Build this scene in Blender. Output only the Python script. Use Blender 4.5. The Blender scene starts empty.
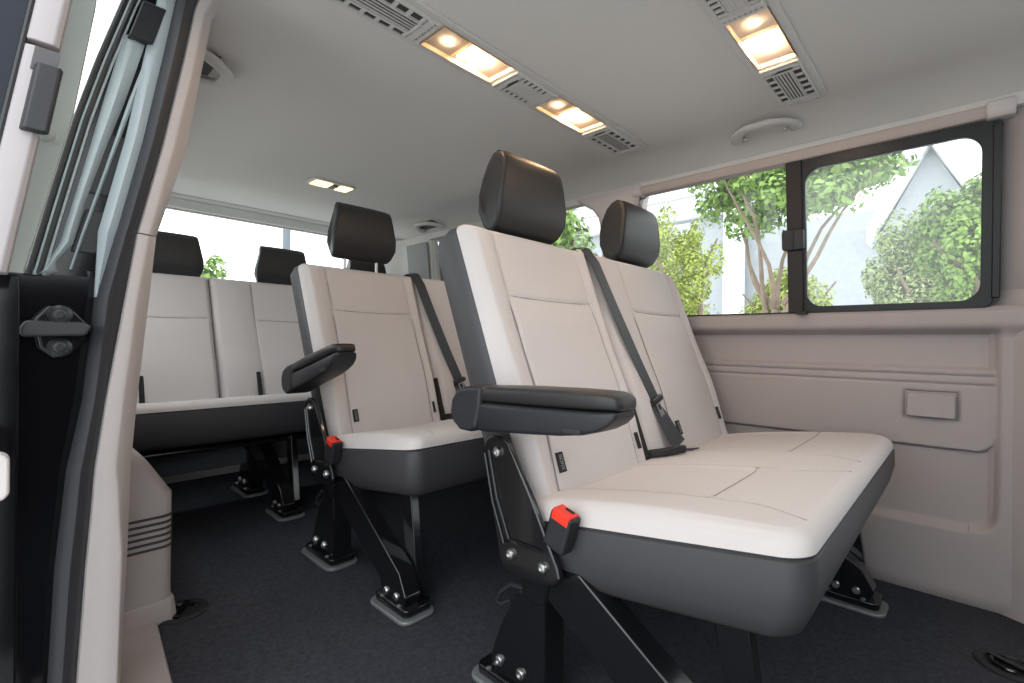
import bpy, bmesh, math, random
from mathutils import Vector, Matrix
random.seed(7)
scene = bpy.context.scene
C = scene.collection
PI = math.pi

# ------------------------------------------------------------------ materials
def new_mat(name):
    m = bpy.data.materials.new(name); m.use_nodes = True
    nt = m.node_tree
    return m, nt, nt.nodes['Principled BSDF']

def mat(name, col, rough=0.6, metal=0.0, spec=0.5, bump=0.0, scale=200.0, var=0.0, vscale=3.0, coat=0.0, sheen=0.0, detail=2.0):
    m, nt, b = new_mat(name)
    b.inputs['Base Color'].default_value = (*col, 1)
    b.inputs['Roughness'].default_value = rough
    b.inputs['Metallic'].default_value = metal
    b.inputs['Specular IOR Level'].default_value = spec
    b.inputs['Coat Weight'].default_value = coat
    b.inputs['Sheen Weight'].default_value = sheen
    tc = nt.nodes.new('ShaderNodeTexCoord')
    if bump > 0:
        n = nt.nodes.new('ShaderNodeTexNoise'); n.inputs['Scale'].default_value = scale; n.inputs['Detail'].default_value = detail
        nt.links.new(tc.outputs['Object'], n.inputs['Vector'])
        bp = nt.nodes.new('ShaderNodeBump'); bp.inputs['Strength'].default_value = bump; bp.inputs['Distance'].default_value = 0.002
        nt.links.new(n.outputs['Fac'], bp.inputs['Height']); nt.links.new(bp.outputs['Normal'], b.inputs['Normal'])
    if var > 0:
        n2 = nt.nodes.new('ShaderNodeTexNoise'); n2.inputs['Scale'].default_value = vscale; n2.inputs['Detail'].default_value = 4
        nt.links.new(tc.outputs['Object'], n2.inputs['Vector'])
        cr = nt.nodes.new('ShaderNodeValToRGB')
        cr.color_ramp.elements[0].position = 0.3; cr.color_ramp.elements[1].position = 0.7
        cr.color_ramp.elements[0].color = (*[c*(1-var) for c in col], 1)
        cr.color_ramp.elements[1].color = (*[min(1, c*(1+var)) for c in col], 1)
        nt.links.new(n2.outputs['Fac'], cr.inputs['Fac']); nt.links.new(cr.outputs['Color'], b.inputs['Base Color'])
    return m

def emit_mat(name, col, strength, tex=False):
    m = bpy.data.materials.new(name); m.use_nodes = True
    nt = m.node_tree; nt.nodes.clear()
    o = nt.nodes.new('ShaderNodeOutputMaterial'); e = nt.nodes.new('ShaderNodeEmission')
    e.inputs['Color'].default_value = (*col, 1); e.inputs['Strength'].default_value = strength
    nt.links.new(e.outputs[0], o.inputs[0])
    return m

def glass_mat(name, tint, refl=1.0, haze=0.0):
    m = bpy.data.materials.new(name); m.use_nodes = True
    nt = m.node_tree; nt.nodes.clear()
    o = nt.nodes.new('ShaderNodeOutputMaterial'); t = nt.nodes.new('ShaderNodeBsdfTransparent')
    gl = nt.nodes.new('ShaderNodeBsdfGlossy'); gl.inputs['Roughness'].default_value = 0.02
    t.inputs['Color'].default_value = (*tint, 1)
    f = nt.nodes.new('ShaderNodeFresnel'); f.inputs['IOR'].default_value = 1.45
    mx = nt.nodes.new('ShaderNodeMixShader')
    nt.links.new(f.outputs[0], mx.inputs[0]); nt.links.new(t.outputs[0], mx.inputs[1]); nt.links.new(gl.outputs[0], mx.inputs[2])
    if haze > 0:
        d = nt.nodes.new('ShaderNodeBsdfTranslucent'); d.inputs['Color'].default_value = (0.95, 0.97, 1, 1)
        m2 = nt.nodes.new('ShaderNodeMixShader'); m2.inputs[0].default_value = haze
        nt.links.new(mx.outputs[0], m2.inputs[1]); nt.links.new(d.outputs[0], m2.inputs[2])
        nt.links.new(m2.outputs[0], o.inputs[0])
    else:
        nt.links.new(mx.outputs[0], o.inputs[0])
    return m

M = {}
M['fabric'] = mat('beige_fabric', (0.60, 0.555, 0.54), 0.85, bump=0.25, scale=900, spec=0.2, sheen=0.15)
M['thread'] = mat('seam_thread', (0.22, 0.20, 0.19), 0.9)
M['charcoal'] = mat('charcoal_leatherette', (0.056, 0.054, 0.058), 0.52, bump=0.15, scale=700, spec=0.45)
M['headrest'] = mat('dark_leatherette', (0.030, 0.029, 0.029), 0.46, bump=0.12, scale=700, spec=0.4)
M['armpad'] = mat('armrest_leatherette', (0.022, 0.020, 0.021), 0.40, bump=0.15, scale=600, spec=0.42)
M['plastic'] = mat('black_plastic', (0.021, 0.021, 0.024), 0.45, spec=0.38, bump=0.08, scale=900)
M['black_metal'] = mat('black_enamelled_steel', (0.008, 0.008, 0.009), 0.14, spec=0.6, coat=0.2)
M['steel'] = mat('bolt_steel', (0.55, 0.55, 0.54), 0.3, metal=1.0)
M['satin'] = mat('satin_steel', (0.45, 0.46, 0.46), 0.35, metal=0.8)
M['plate'] = mat('grey_foot_plate', (0.20, 0.21, 0.21), 0.4, metal=0.3)
M['red'] = mat('red_plastic', (0.80, 0.035, 0.015), 0.35)
M['beam'] = mat('grey_beam_steel', (0.11, 0.115, 0.125), 0.5)
M['web'] = mat('seat_belt_webbing', (0.036, 0.038, 0.044), 0.6, bump=0.2, scale=500)
M['tag'] = mat('black_tag_cloth', (0.012, 0.012, 0.013), 0.8)
M['tagtext'] = mat('tag_thread', (0.30, 0.30, 0.29), 0.8)
M['trim'] = mat('beige_trim_plastic', (0.40, 0.355, 0.345), 0.62, bump=0.12, scale=700, spec=0.3)
M['pillar'] = mat('pillar_trim_plastic', (0.62, 0.57, 0.56), 0.6, bump=0.1, scale=900, spec=0.3)
M['dooredge'] = mat('door_edge_plastic', (0.44, 0.405, 0.41), 0.6, spec=0.3)
M['headliner'] = mat('headliner_cloth', (0.68, 0.665, 0.635), 0.95, bump=0.25, scale=600, spec=0.1)
M['console'] = mat('grey_console_plastic', (0.60, 0.585, 0.56), 0.5, spec=0.3)
M['dark_grey'] = mat('dark_grey_plastic', (0.12, 0.118, 0.11), 0.7)
M['dark_slot'] = mat('dark_vent_inside', (0.05, 0.048, 0.045), 0.8)
M['carpet'] = mat('charcoal_carpet', (0.048, 0.050, 0.060), 0.98, bump=1.0, scale=450, var=0.22, vscale=110, spec=0.1, detail=6)
M['rubber'] = mat('black_rubber', (0.020, 0.021, 0.024), 0.40, spec=0.5)
M['seal'] = mat('grey_rubber_seal', (0.040, 0.040, 0.047), 0.5, spec=0.4)
M['paint'] = mat('black_car_paint', (0.006, 0.006, 0.008), 0.10, spec=0.4)
M['flange_sheen'] = mat('pale_flange_and_sky_sheen', (0.46, 0.52, 0.54), 0.35, spec=0.5)  # pale edges; on the jamb this colour stands in for reflected sky
M['pale'] = mat('pale_panel_plastic', (0.52, 0.57, 0.53), 0.55, spec=0.3)
M['frame'] = mat('black_window_frame', (0.010, 0.012, 0.013), 0.35, spec=0.35)
M['divider'] = mat('window_divider_plastic', (0.030, 0.026, 0.025), 0.55, spec=0.3)
M['blind'] = mat('blind_cassette', (0.50, 0.43, 0.40), 0.6, spec=0.3)
M['glass'] = glass_mat('window_glass', (0.97, 0.99, 0.98), haze=0.025)
M['hazeglass'] = glass_mat('hazy_window_glass', (0.95, 0.98, 0.97), haze=0.10)
M['lens'] = glass_mat('lamp_lens', (1.0, 0.97, 0.93))
M['reflector'] = mat('lamp_reflector', (0.85, 0.66, 0.48), 0.35, spec=0.5)
M['chrome'] = mat('dark_chrome', (0.22, 0.22, 0.23), 0.15, metal=1.0)
M['bulb'] = emit_mat('lit_bulb', (1.0, 0.66, 0.36), 30.0)
M['spot'] = emit_mat('lit_spot', (1.0, 0.68, 0.38), 2.2)
M['asphalt'] = mat('pale_paving', (0.55, 0.55, 0.54), 0.9, var=0.10, vscale=2.0)
M['bldg'] = mat('grey_brick', (0.38, 0.40, 0.42), 0.9, var=0.06, vscale=8.0)
M['white'] = mat('white_render', (0.80, 0.81, 0.82), 0.8)
M['roof'] = mat('pale_roof', (0.55, 0.56, 0.58), 0.8)
M['bark'] = mat('brown_bark', (0.22, 0.16, 0.11), 0.9, bump=0.6, scale=30, var=0.2, vscale=12)
M['leafA'] = mat('yellow_green_leaves', (0.36, 0.43, 0.06), 0.6, var=0.3, vscale=6)
M['leafB'] = mat('mid_green_leaves', (0.20, 0.33, 0.055), 0.55, var=0.35, vscale=6)
M['leafC'] = mat('deep_green_leaves', (0.11, 0.23, 0.035), 0.6, var=0.35, vscale=6)
M['leafD'] = mat('olive_green_leaves', (0.27, 0.34, 0.12), 0.6, var=0.2, vscale=6)
M['pole'] = mat('grey_lamp_post', (0.12, 0.14, 0.17), 0.5)

# seat cushion cloth: fine woven ribs on the front part of the cushion
def ribbed():
    m = M['fabric'].copy(); m.name = 'beige_ribbed_fabric'; nt = m.node_tree
    b = nt.nodes['Principled BSDF']
    tc = nt.nodes.new('ShaderNodeTexCoord'); w_ = nt.nodes.new('ShaderNodeTexWave'); w_.wave_type = 'BANDS'; w_.bands_direction = 'X'; w_.inputs['Scale'].default_value = 30.0
    nt.links.new(tc.outputs['Object'], w_.inputs['Vector'])
    sx = nt.nodes.new('ShaderNodeSeparateXYZ'); nt.links.new(tc.outputs['Object'], sx.inputs[0])
    mr = nt.nodes.new('ShaderNodeMapRange'); mr.inputs['From Min'].default_value = -0.085; mr.inputs['From Max'].default_value = -0.11; mr.clamp = True
    nt.links.new(sx.outputs['Y'], mr.inputs['Value'])
    mr2 = nt.nodes.new('ShaderNodeMapRange'); mr2.inputs['From Min'].default_value = -0.24; mr2.inputs['From Max'].default_value = -0.215; mr2.clamp = True
    nt.links.new(sx.outputs['Y'], mr2.inputs['Value'])
    mu = nt.nodes.new('ShaderNodeMath'); mu.operation = 'MULTIPLY'; nt.links.new(mr.outputs[0], mu.inputs[0]); nt.links.new(mr2.outputs[0], mu.inputs[1])
    mu2 = nt.nodes.new('ShaderNodeMath'); mu2.operation = 'MULTIPLY'; nt.links.new(mu.outputs[0], mu2.inputs[0]); nt.links.new(w_.outputs['Fac'], mu2.inputs[1])
    bp = nt.nodes.new('ShaderNodeBump'); bp.inputs['Strength'].default_value = 0.5; bp.inputs['Distance'].default_value = 0.0012
    old = b.inputs['Normal'].links[0].from_socket
    nt.links.new(old, bp.inputs['Normal']); nt.links.new(mu2.outputs[0], bp.inputs['Height']); nt.links.new(bp.outputs['Normal'], b.inputs['Normal'])
    return m
M['ribbed'] = ribbed()
# ------------------------------------------------------------------ mesh builder
class MB:
    def __init__(s): s.v = []; s.f = []
    def add(s, vs, fs):
        o = len(s.v); s.v += [tuple(p) for p in vs]; s.f += [tuple(i+o for i in f) for f in fs]; return s
    def box(s, x0, x1, y0, y1, z0, z1):
        return s.add([(x0,y0,z0),(x1,y0,z0),(x1,y1,z0),(x0,y1,z0),(x0,y0,z1),(x1,y0,z1),(x1,y1,z1),(x0,y1,z1)],
                     [(0,3,2,1),(4,5,6,7),(0,1,5,4),(1,2,6,5),(2,3,7,6),(3,0,4,7)])
    def obox(s, c, ax, ay, az, hx, hy, hz):
        c = Vector(c); ax, ay, az = Vector(ax).normalized()*hx, Vector(ay).normalized()*hy, Vector(az).normalized()*hz
        vs = [c+ax*i+ay*j+az*k for k in (-1,1) for (i,j) in ((-1,-1),(1,-1),(1,1),(-1,1))]
        return s.add(vs, [(0,3,2,1),(4,5,6,7),(0,1,5,4),(1,2,6,5),(2,3,7,6),(3,0,4,7)])
    def prism(s, poly, fn, d0, d1):
        n = len(poly); vs = [fn(a, b, d0) for a, b in poly] + [fn(a, b, d1) for a, b in poly]
        fs = [tuple(range(n-1, -1, -1)), tuple(range(n, 2*n))] + [(i, (i+1) % n, n+(i+1) % n, n+i) for i in range(n)]
        return s.add(vs, fs)
    def loft(s, rings, cap=True, close=True):
        n = len(rings[0]); vs = [p for r in rings for p in r]; fs = []
        for k in range(len(rings)-1):
            for i in range(n if close else n-1):
                j = (i+1) % n
                fs.append((k*n+i, k*n+j, (k+1)*n+j, (k+1)*n+i))
        if cap and close:
            fs.append(tuple(range(n-1, -1, -1))); fs.append(tuple((len(rings)-1)*n+i for i in range(n)))
        return s.add(vs, fs)
    def tube(s, pts, r, n=8, flat=None):
        pts = [Vector(p) for p in pts]; rings = []
        up = Vector((0,0,1)); prev = None
        for i, p in enumerate(pts):
            d = (pts[min(i+1, len(pts)-1)] - pts[max(i-1, 0)]).normalized()
            if prev is None:
                a = d.cross(up if abs(d.dot(up)) < 0.95 else Vector((1,0,0))).normalized()
            else:
                a = (prev - d*prev.dot(d)).normalized()
            prev = a; b = d.cross(a)
            rr = r[i] if isinstance(r, (list, tuple)) else r
            rings.append([p + a*math.cos(t)*rr + b*math.sin(t)*rr for t in [2*PI*k/n for k in range(n)]])
        return s.loft(rings)
    def cyl(s, p0, p1, r0, r1=None, n=20):
        p0, p1 = Vector(p0), Vector(p1); d = (p1-p0).normalized()
        a = d.cross(Vector((0,0,1)) if abs(d.z) < 0.95 else Vector((1,0,0))).normalized(); b = d.cross(a)
        r1 = r0 if r1 is None else r1
        R = lambda p, r: [p + a*math.cos(t)*r + b*math.sin(t)*r for t in [2*PI*k/n for k in range(n)]]
        return s.loft([R(p0, r0), R(p1, r1)])
    def lathe(s, c, axis, prof, n=28):
        c = Vector(c); d = Vector(axis).normalized()
        a = d.cross(Vector((0,0,1)) if abs(d.z) < 0.95 else Vector((1,0,0))).normalized(); b = d.cross(a)
        return s.loft([[c + d*h + (a*math.cos(t)+b*math.sin(t))*r for t in [2*PI*k/n for k in range(n)]] for r, h in prof])
    def grid(s, us, vs_, fn):
        nu, nv = len(us), len(vs_)
        pts = [fn(u, v) for v in vs_ for u in us]
        fs = [(j*nu+i, j*nu+i+1, (j+1)*nu+i+1, (j+1)*nu+i) for j in range(nv-1) for i in range(nu-1)]
        return s.add(pts, fs)

def lin(a, b, n): return [a+(b-a)*i/(n-1) for i in range(n)]
def sst(a, b, x):
    t = max(0.0, min(1.0, (x-a)/(b-a))); return t*t*(3-2*t)

def obj(name, mb, m, parent=None, bevel=0.0, seg=2, angle=38, origin=None, recalc=True, sub=0):
    """links mb (world coordinates) as ONE mesh object; parent's world location is subtracted"""
    off = Vector((0,0,0)); p = parent
    while p is not None:
        off += p.location; p = p.parent
    org = Vector(origin) if origin is not None else (off if parent is not None else Vector((0,0,0)))
    if parent is None and origin is None:
        n = len(mb.v); org = Vector((sum(v[0] for v in mb.v)/n, sum(v[1] for v in mb.v)/n, min(v[2] for v in mb.v)))
    me = bpy.data.meshes.new(name)
    me.from_pydata([Vector(v)-org for v in mb.v], [], mb.f)
    if recalc:
        bm = bmesh.new(); bm.from_mesh(me); bmesh.ops.recalc_face_normals(bm, faces=bm.faces); bm.to_mesh(me); bm.free()
    me.materials.append(m)
    for pl in me.polygons: pl.use_smooth = True
    me.set_sharp_from_angle(angle=math.radians(angle))
    o = bpy.data.objects.new(name, me); C.objects.link(o)
    o.location = org - off
    if parent is not None: o.parent = parent
    if bevel > 0:
        b = o.modifiers.new('bevel', 'BEVEL'); b.width = bevel; b.segments = seg; b.limit_method = 'ANGLE'; b.angle_limit = math.radians(35)
        b.harden_normals = True
    if sub:
        sm = o.modifiers.new('sub', 'SUBSURF'); sm.levels = sub; sm.render_levels = sub
    return o

def thing(name, loc, label, cat, group=None):
    o = bpy.data.objects.new(name, None); C.objects.link(o); o.location = loc; o.empty_display_size = 0.05
    return tag(o, label, cat, group)
def tag(o, label, cat, group=None, kind=None):
    o['label'] = label; o['category'] = cat
    if group: o['group'] = group
    if kind: o['kind'] = kind
    return o
def struct(name, mb, m, label, cat, parent=None, **k):
    o = obj(name, mb, m, parent, **k)
    if parent is None:
        o['kind'] = 'structure'; o['label'] = label; o['category'] = cat
    return o
def sthing(name, loc, label, cat):
    o = thing(name, loc, label, cat); o['kind'] = 'structure'; return o

def copy_tree(o, parent=None):
    c = o.copy(); C.objects.link(c)
    if parent is not None: c.parent = parent
    for ch in list(o.children): copy_tree(ch, c)
    return c

YZ = lambda a, b, d: (d, a, b)      # polygon in (y,z) extruded along x
XZ = lambda a, b, d: (a, d, b)
XY = lambda a, b, d: (a, b, d)

def rrect(a0, a1, b0, b1, r, n=6):
    out = []
    for cx, cy, t0 in ((a1-r, b1-r, 0), (a0+r, b1-r, PI/2), (a0+r, b0+r, PI), (a1-r, b0+r, 1.5*PI)):
        for k in range(n+1):
            t = t0 + PI/2*k/n; out.append((cx+r*math.cos(t), cy+r*math.sin(t)))
    return out

# ------------------------------------------------------------------ camera
FPX = 480.0; YAW = math.radians(46.5); ROLL = math.radians(0.61); H = 0.72
fw = Vector((math.sin(YAW), math.cos(YAW), 0)); r0 = Vector((math.cos(YAW), -math.sin(YAW), 0)); u0 = Vector((0,0,1))
rt = r0*math.cos(ROLL) + u0*math.sin(ROLL); up = -r0*math.sin(ROLL) + u0*math.cos(ROLL)
cd = bpy.data.cameras.new('camera'); cam = bpy.data.objects.new('camera', cd); C.objects.link(cam)
cd.sensor_width = 36; cd.lens = FPX/1024*36; cd.clip_start = 0.02; cd.clip_end = 300
mw = Matrix.Identity(4)
for i in range(3):
    mw[i][0] = rt[i]; mw[i][1] = up[i]; mw[i][2] = -fw[i]
mw[2][3] = H
cam.matrix_world = mw
scene.camera = cam

# ------------------------------------------------------------------ shell
XC = 0.95
def zc(x, y=0):
    d = abs(x-XC)
    return 1.420 - 0.002*(d/0.6)**2 - (1.5*(d-0.62)**2 if d > 0.62 else 0)
def wx(z):                                   # far wall inner surface, leaning in above the belt line
    return 1.83 - max(0, z-0.83)*0.11

fl = MB(); fl.box(0.10, 1.90, -0.9, 2.95, -0.05, 0.0)
struct('floor', fl, M['carpet'], 'dark charcoal carpet covering the van floor', 'floor')

ce = MB()
xs = lin(0.20, 1.775, 60); ys = lin(-0.9, 2.78, 40)
ce.grid(xs, ys, lambda x, y: (x, y, zc(x)))
ce.grid(xs, ys, lambda x, y: (x, y, zc(x)+0.05))
struct('ceiling', ce, M['headliner'], 'light grey cloth headliner over the whole cabin', 'ceiling', recalc=False)

# far wall, lower trim: relief of pocket panel, grooves and recess
def rel(y, z):
    d = 0.0                                   # positive = recessed
    inside = sst(-0.070, -0.046, y)*(1-sst(0.752, 0.772, z))*sst(0.200, 0.222, z)
    # rounded lower corner of the recess
    if y < -0.006 and z < 0.275:
        rr = math.hypot(min(0, y+0.002), min(0, z-0.274)); inside *= 1-sst(0.048, 0.074, rr)
    d += 0.026*inside
    if y > -0.060:
        k = sst(-0.062, -0.048, y)
        # raised pocket panel from z .425 to .66
        low = 0.425
        pk = sst(low-0.006, low+0.002, z)*(1-sst(0.652, 0.664, z))
        if y < 0.02 and z < 0.47:
            rr = math.hypot(min(0, y+0.012), min(0, z-0.47)); pk *= 1-sst(0.040, 0.050, rr)
        d -= 0.014*pk*k
        for zg in (0.637, 0.612):
            d += 0.006*math.exp(-((z-zg)/0.0035)**2)*k
        d += 0.010*math.exp(-((z-0.424)/0.004)**2)*k*sst(-0.03, 0.0, y)
    # ashtray surround
    ya, za = abs(y-0.076), abs(z-0.548)
    q = max(ya-0.056, za-0.037)
    d += 0.010*math.exp(-(q/0.0045)**2) if q > -0.02 else 0
    # rounded sill ledge
    d -= 0.022*sst(0.745, 0.785, z)*(1-0.7*sst(0.815, 0.83, z))
    return d
wr = MB()
ysn = sorted(set([round(v, 4) for v in lin(-0.40, -0.10, 12)+lin(-0.10, 0.19, 74)+lin(0.19, 1.10, 24)+lin(1.1, 2.9, 20)]))
zsn = sorted(set([round(v, 4) for v in lin(0.0, 0.19, 10)+lin(0.19, 0.29, 26)+lin(0.29, 0.41, 8)+lin(0.41, 0.47, 18)+lin(0.47, 0.60, 30)+lin(0.60, 0.67, 26)+lin(0.67, 0.83, 28)]))
wr.grid(ysn, zsn, lambda y, z: (1.838 + rel(y, z) + (0.012 if z < 0.001 else 0), y, z))
wr.grid([-0.4, 2.9], [0.0, 0.83], lambda y, z: (1.93, y, z))
wr.grid([-0.4, 2.9], [1.835, 1.93], lambda y, x: (x, y, 0.829))
struct('wall_right', wr, M['trim'], 'beige moulded lower side wall panel with pocket under the sliding window', 'wall')

ash = MB(); ash.prism(rrect(0.024, 0.128, 0.515, 0.581, 0.006), lambda a, b, d: (d, a, b), 1.846, 1.831)
o = obj('ashtray_lid', ash, M['trim'], bevel=0.002); tag(o, 'small beige ashtray lid set into the side wall panel', 'ashtray')

# front (B) pillar trim at the right edge of the picture
bp_ = MB()
rows = []
for z in [0.0, 0.4, 0.78, 0.82, 0.868, 0.872, 0.876, 1.0, 1.15, 1.30, 1.40]:
    x = wx(z)-0.004
    gv = 0.004 if abs(z-0.872) < 0.002 else 0
    rows.append([(1.95, -0.035, z), (x+0.035, -0.045, z), (x+0.014+gv, -0.086, z), (x+0.002+gv, -0.108, z), (x-0.012+gv, -0.16, z), (x-0.02+gv, -0.30, z), (x-0.02+gv, -0.42, z), (1.95, -0.42, z)])
bp_.loft(rows)
struct('trim_1', bp_, M['trim'], 'tall beige pillar trim at the right edge beside the sliding window', 'pillar', angle=50)
# sill strip + upper header over windows, pillars between windows
hd = MB()
ys_ = lin(-0.40, 2.9, 12)
hd.loft([[(wx(1.33)-0.015, y, 1.335), (1.775-0.03, y, 1.36), (1.90, y, 1.43), (1.90, y, 1.385), (wx(1.3)+0.015, y, 1.333)] for y in ys_])
struct('trim_2', hd, M['headliner'], 'grey roof rail running above the side windows', 'trim')
cp = MB()
rings = []
for z, y0, y1 in ((0.80, 1.00, 1.175), (0.95, 0.995, 1.17), (1.10, 0.99, 1.165), (1.20, 0.985, 1.165), (1.26, 0.980, 1.175), (1.30, 0.972, 1.205), (1.325, 0.965, 1.245), (1.352, 0.95, 1.29)):
    x = wx(z)-0.03
    rings.append([(x+0.055, y0-0.0, z), (x+0.012, y0+0.008, z), (x, y0+0.03, z), (x, y1-0.035, z), (x+0.012, y1-0.01, z), (x+0.055, y1, z), (x+0.09, y1, z), (x+0.09, y0, z)])
cp.loft(rings)
struct('trim_3', cp, M['pillar'], 'beige window pillar trim behind the far front headrest', 'pillar', angle=50)
dp = MB()
rings = []
for z in (0.8, 1.0, 1.2, 1.36):
    x = wx(z)-0.015
    rings.append([(x+0.05, 2.36, z), (x+0.01, 2.37, z), (x-0.005, 2.45, z), (x-0.005, 2.62, z), (x-0.04, 2.68, z), (x-0.09, 2.80, z), (x-0.09, 2.92, z), (1.95, 2.92, z), (1.95, 2.36, z)])
dp.loft(rings)
struct('trim_4', dp, M['headliner'], 'grey rear corner pillar trim beside the tailgate', 'pillar', angle=50)
dpl = MB(); dpl.loft([[(wx(z)-0.027, 2.385, z), (wx(z)-0.027, 2.60, z), (wx(z)-0.012, 2.60, z), (wx(z)-0.012, 2.385, z)] for z in (0.85, 1.32)])
struct('trim_5', dpl, mat('grey_pillar_insert', (0.30, 0.31, 0.30), 0.8), 'darker grey panel on the rear corner pillar', 'trim', bevel=0.006)

# ---------- window_1 : sliding window far side
def wplane(a, b, d): return (wx(b)+d, a, b)
def frame_ring(outer, inner, d0, d1, fn):
    n = len(outer); mb = MB()
    vs = [fn(*p, d0) for p in outer]+[fn(*p, d0) for p in inner]+[fn(*p, d1) for p in outer]+[fn(*p, d1) for p in inner]
    fs = []
    for i in range(n):
        j = (i+1) % n
        fs += [(i, j, n+j, n+i), (2*n+i, 3*n+i, 3*n+j, 2*n+j), (i, 2*n+i, 2*n+j, j), (n+i, n+j, 3*n+j, 3*n+i)]
    mb.add(vs, fs); return mb
w1 = sthing('window_1', (1.83, 0.45, 0.83), 'far side sliding window with a black frame and centre divider', 'window')
fo = rrect(-0.062, 0.985, 0.824, 1.330, 0.035, 8); fi = rrect(-0.048, 0.978, 0.829, 1.320, 0.030, 8)
obj('outer_frame', frame_ring(fo, fi, -0.004, 0.03, wplane), M['frame'], w1)
fo = rrect(-0.050, 0.432, 0.827, 1.318, 0.02, 8); fi = rrect(-0.024, 0.386, 0.846, 1.285, 0.045, 8)
obj('sliding_frame', frame_ring(fo, fi, -0.006, 0.012, wplane), M['frame'], w1, bevel=0.003)
g1 = MB(); g1.add([wplane(-0.03, 0.84, 0.006), wplane(0.40, 0.84, 0.006), wplane(0.40, 1.30, 0.006), wplane(-0.03, 1.30, 0.006)], [(0,1,2,3)])
obj('sliding_pane', g1, M['hazeglass'], w1)
g2 = MB(); g2.add([wplane(0.43, 0.826, 0.02), wplane(0.98, 0.826, 0.02), wplane(0.98, 1.325, 0.02), wplane(0.43, 1.325, 0.02)], [(0,1,2,3)])
obj('fixed_pane', g2, M['glass'], w1)
dv = MB(); dv.prism(rrect(0.394, 0.440, 0.826, 1.322, 0.004, 2), wplane, -0.014, 0.014)
obj('divider', dv, M['divider'], w1, bevel=0.004)
hk = MB(); hk.prism(rrect(0.388, 0.452, 1.030, 1.098, 0.010, 4), wplane, -0.030, -0.012)
la = obj('latch', hk, M['plastic'], w1, bevel=0.004)
hk2 = MB(); hk2.prism(rrect(0.417, 0.421, 1.035, 1.093, 0.001, 1), wplane, -0.034, -0.028)
obj('grip_rib', hk2, M['divider'], la)
trk = MB(); trk.prism(rrect(-0.062, -0.045, 0.85, 1.30, 0.004, 3), wplane, -0.018, 0.002)
obj('side_track', trk, M['frame'], w1, bevel=0.003)
knob = MB(); knob.prism(rrect(0.38, 0.41, 0.818, 0.828, 0.004, 3), wplane, -0.05, -0.02)
obj('sill_stop', knob, M['divider'], w1)
# blind cassette above window 1
bl = thing('blind_cassette', (1.77, 0.45, 1.32), 'slim beige roller blind cassette along the top of the sliding window', 'blind')
b1 = MB(); b1.prism([(1.757,1.316),(1.751,1.324),(1.749,1.342),(1.756,1.354),(1.79,1.354),(1.79,1.316)], lambda a,b,d: (a,d,b), -0.035, 0.965)
obj('case', b1, M['blind'], bl, bevel=0.002)
for (ya, yb) in ((-0.085, -0.030), (0.955, 1.0)):
    e = MB(); e.prism([(1.752,1.312),(1.742,1.325),(1.742,1.350),(1.752,1.360),(1.79,1.360),(1.79,1.312)], lambda a,b,d: (a,d,b), ya, yb)
    obj('end_cap', e, M['pillar'], bl, bevel=0.005)

# ---------- window_2 : rear quarter far side
w2 = sthing('window_2', (1.83, 1.8, 0.83), 'far side rear quarter window seen behind the front headrests', 'window')
fo = rrect(1.155, 2.40, 0.826, 1.345, 0.04, 8); fi = rrect(1.163, 2.392, 0.834, 1.338, 0.035, 8)
obj('frame', frame_ring(fo, fi, 0.0, 0.03, wplane), M['frame'], w2)
g3 = MB(); g3.add([wplane(1.16, 0.83, 0.02), wplane(2.395, 0.83, 0.02), wplane(2.395, 1.34, 0.02), wplane(1.16, 1.34, 0.02)], [(0,1,2,3)])
obj('pane', g3, M['glass'], w2)

# ---------- tailgate wall with window_3
rw = MB(); rw.box(0.05, 1.9, 2.86, 2.93, -0.05, 0.82); rw.box(0.05, 0.17, 2.87, 2.93, 0.82, 1.42); rw.box(1.72, 1.9, 2.87, 2.93, 0.82, 1.42)
struct('wall_rear', rw, M['headliner'], 'grey tailgate trim below the rear window', 'wall')
hdr = MB(); hdr.loft([[(x, 2.775, zc(x)-0.003), (x, 2.79, zc(x)-0.012), (x, 2.80, zc(x)-0.014), (x, 2.802, zc(x)-0.020), (x, 2.845, zc(x)-0.052), (x, 2.86, zc(x)-0.053), (x, 2.93, zc(x)-0.04), (x, 2.93, zc(x)+0.05), (x, 2.775, zc(x)+0.05)] for x in lin(0.20, 1.775, 24)])
struct('trim_6', hdr, M['headliner'], 'grey roof header above the tailgate window', 'trim', angle=20)
w3 = sthing('window_3', (0.95, 2.88, 0.82), 'wide tailgate window behind the rear bench', 'window')
fo = rrect(0.16, 1.73, 0.815, 1.375, 0.05, 8); fi = rrect(0.175, 1.715, 0.83, 1.362, 0.045, 8)
obj('frame', frame_ring(fo, fi, 2.875, 2.90, lambda a, b, d: (a, d, b)), M['headliner'], w3)
g4 = MB(); g4.add([(0.17, 2.89, 0.82), (1.72, 2.89, 0.82), (1.72, 2.89, 1.37), (0.17, 2.89, 1.37)], [(0,1,2,3)])
obj('pane', g4, M['glass'], w3)

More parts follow.
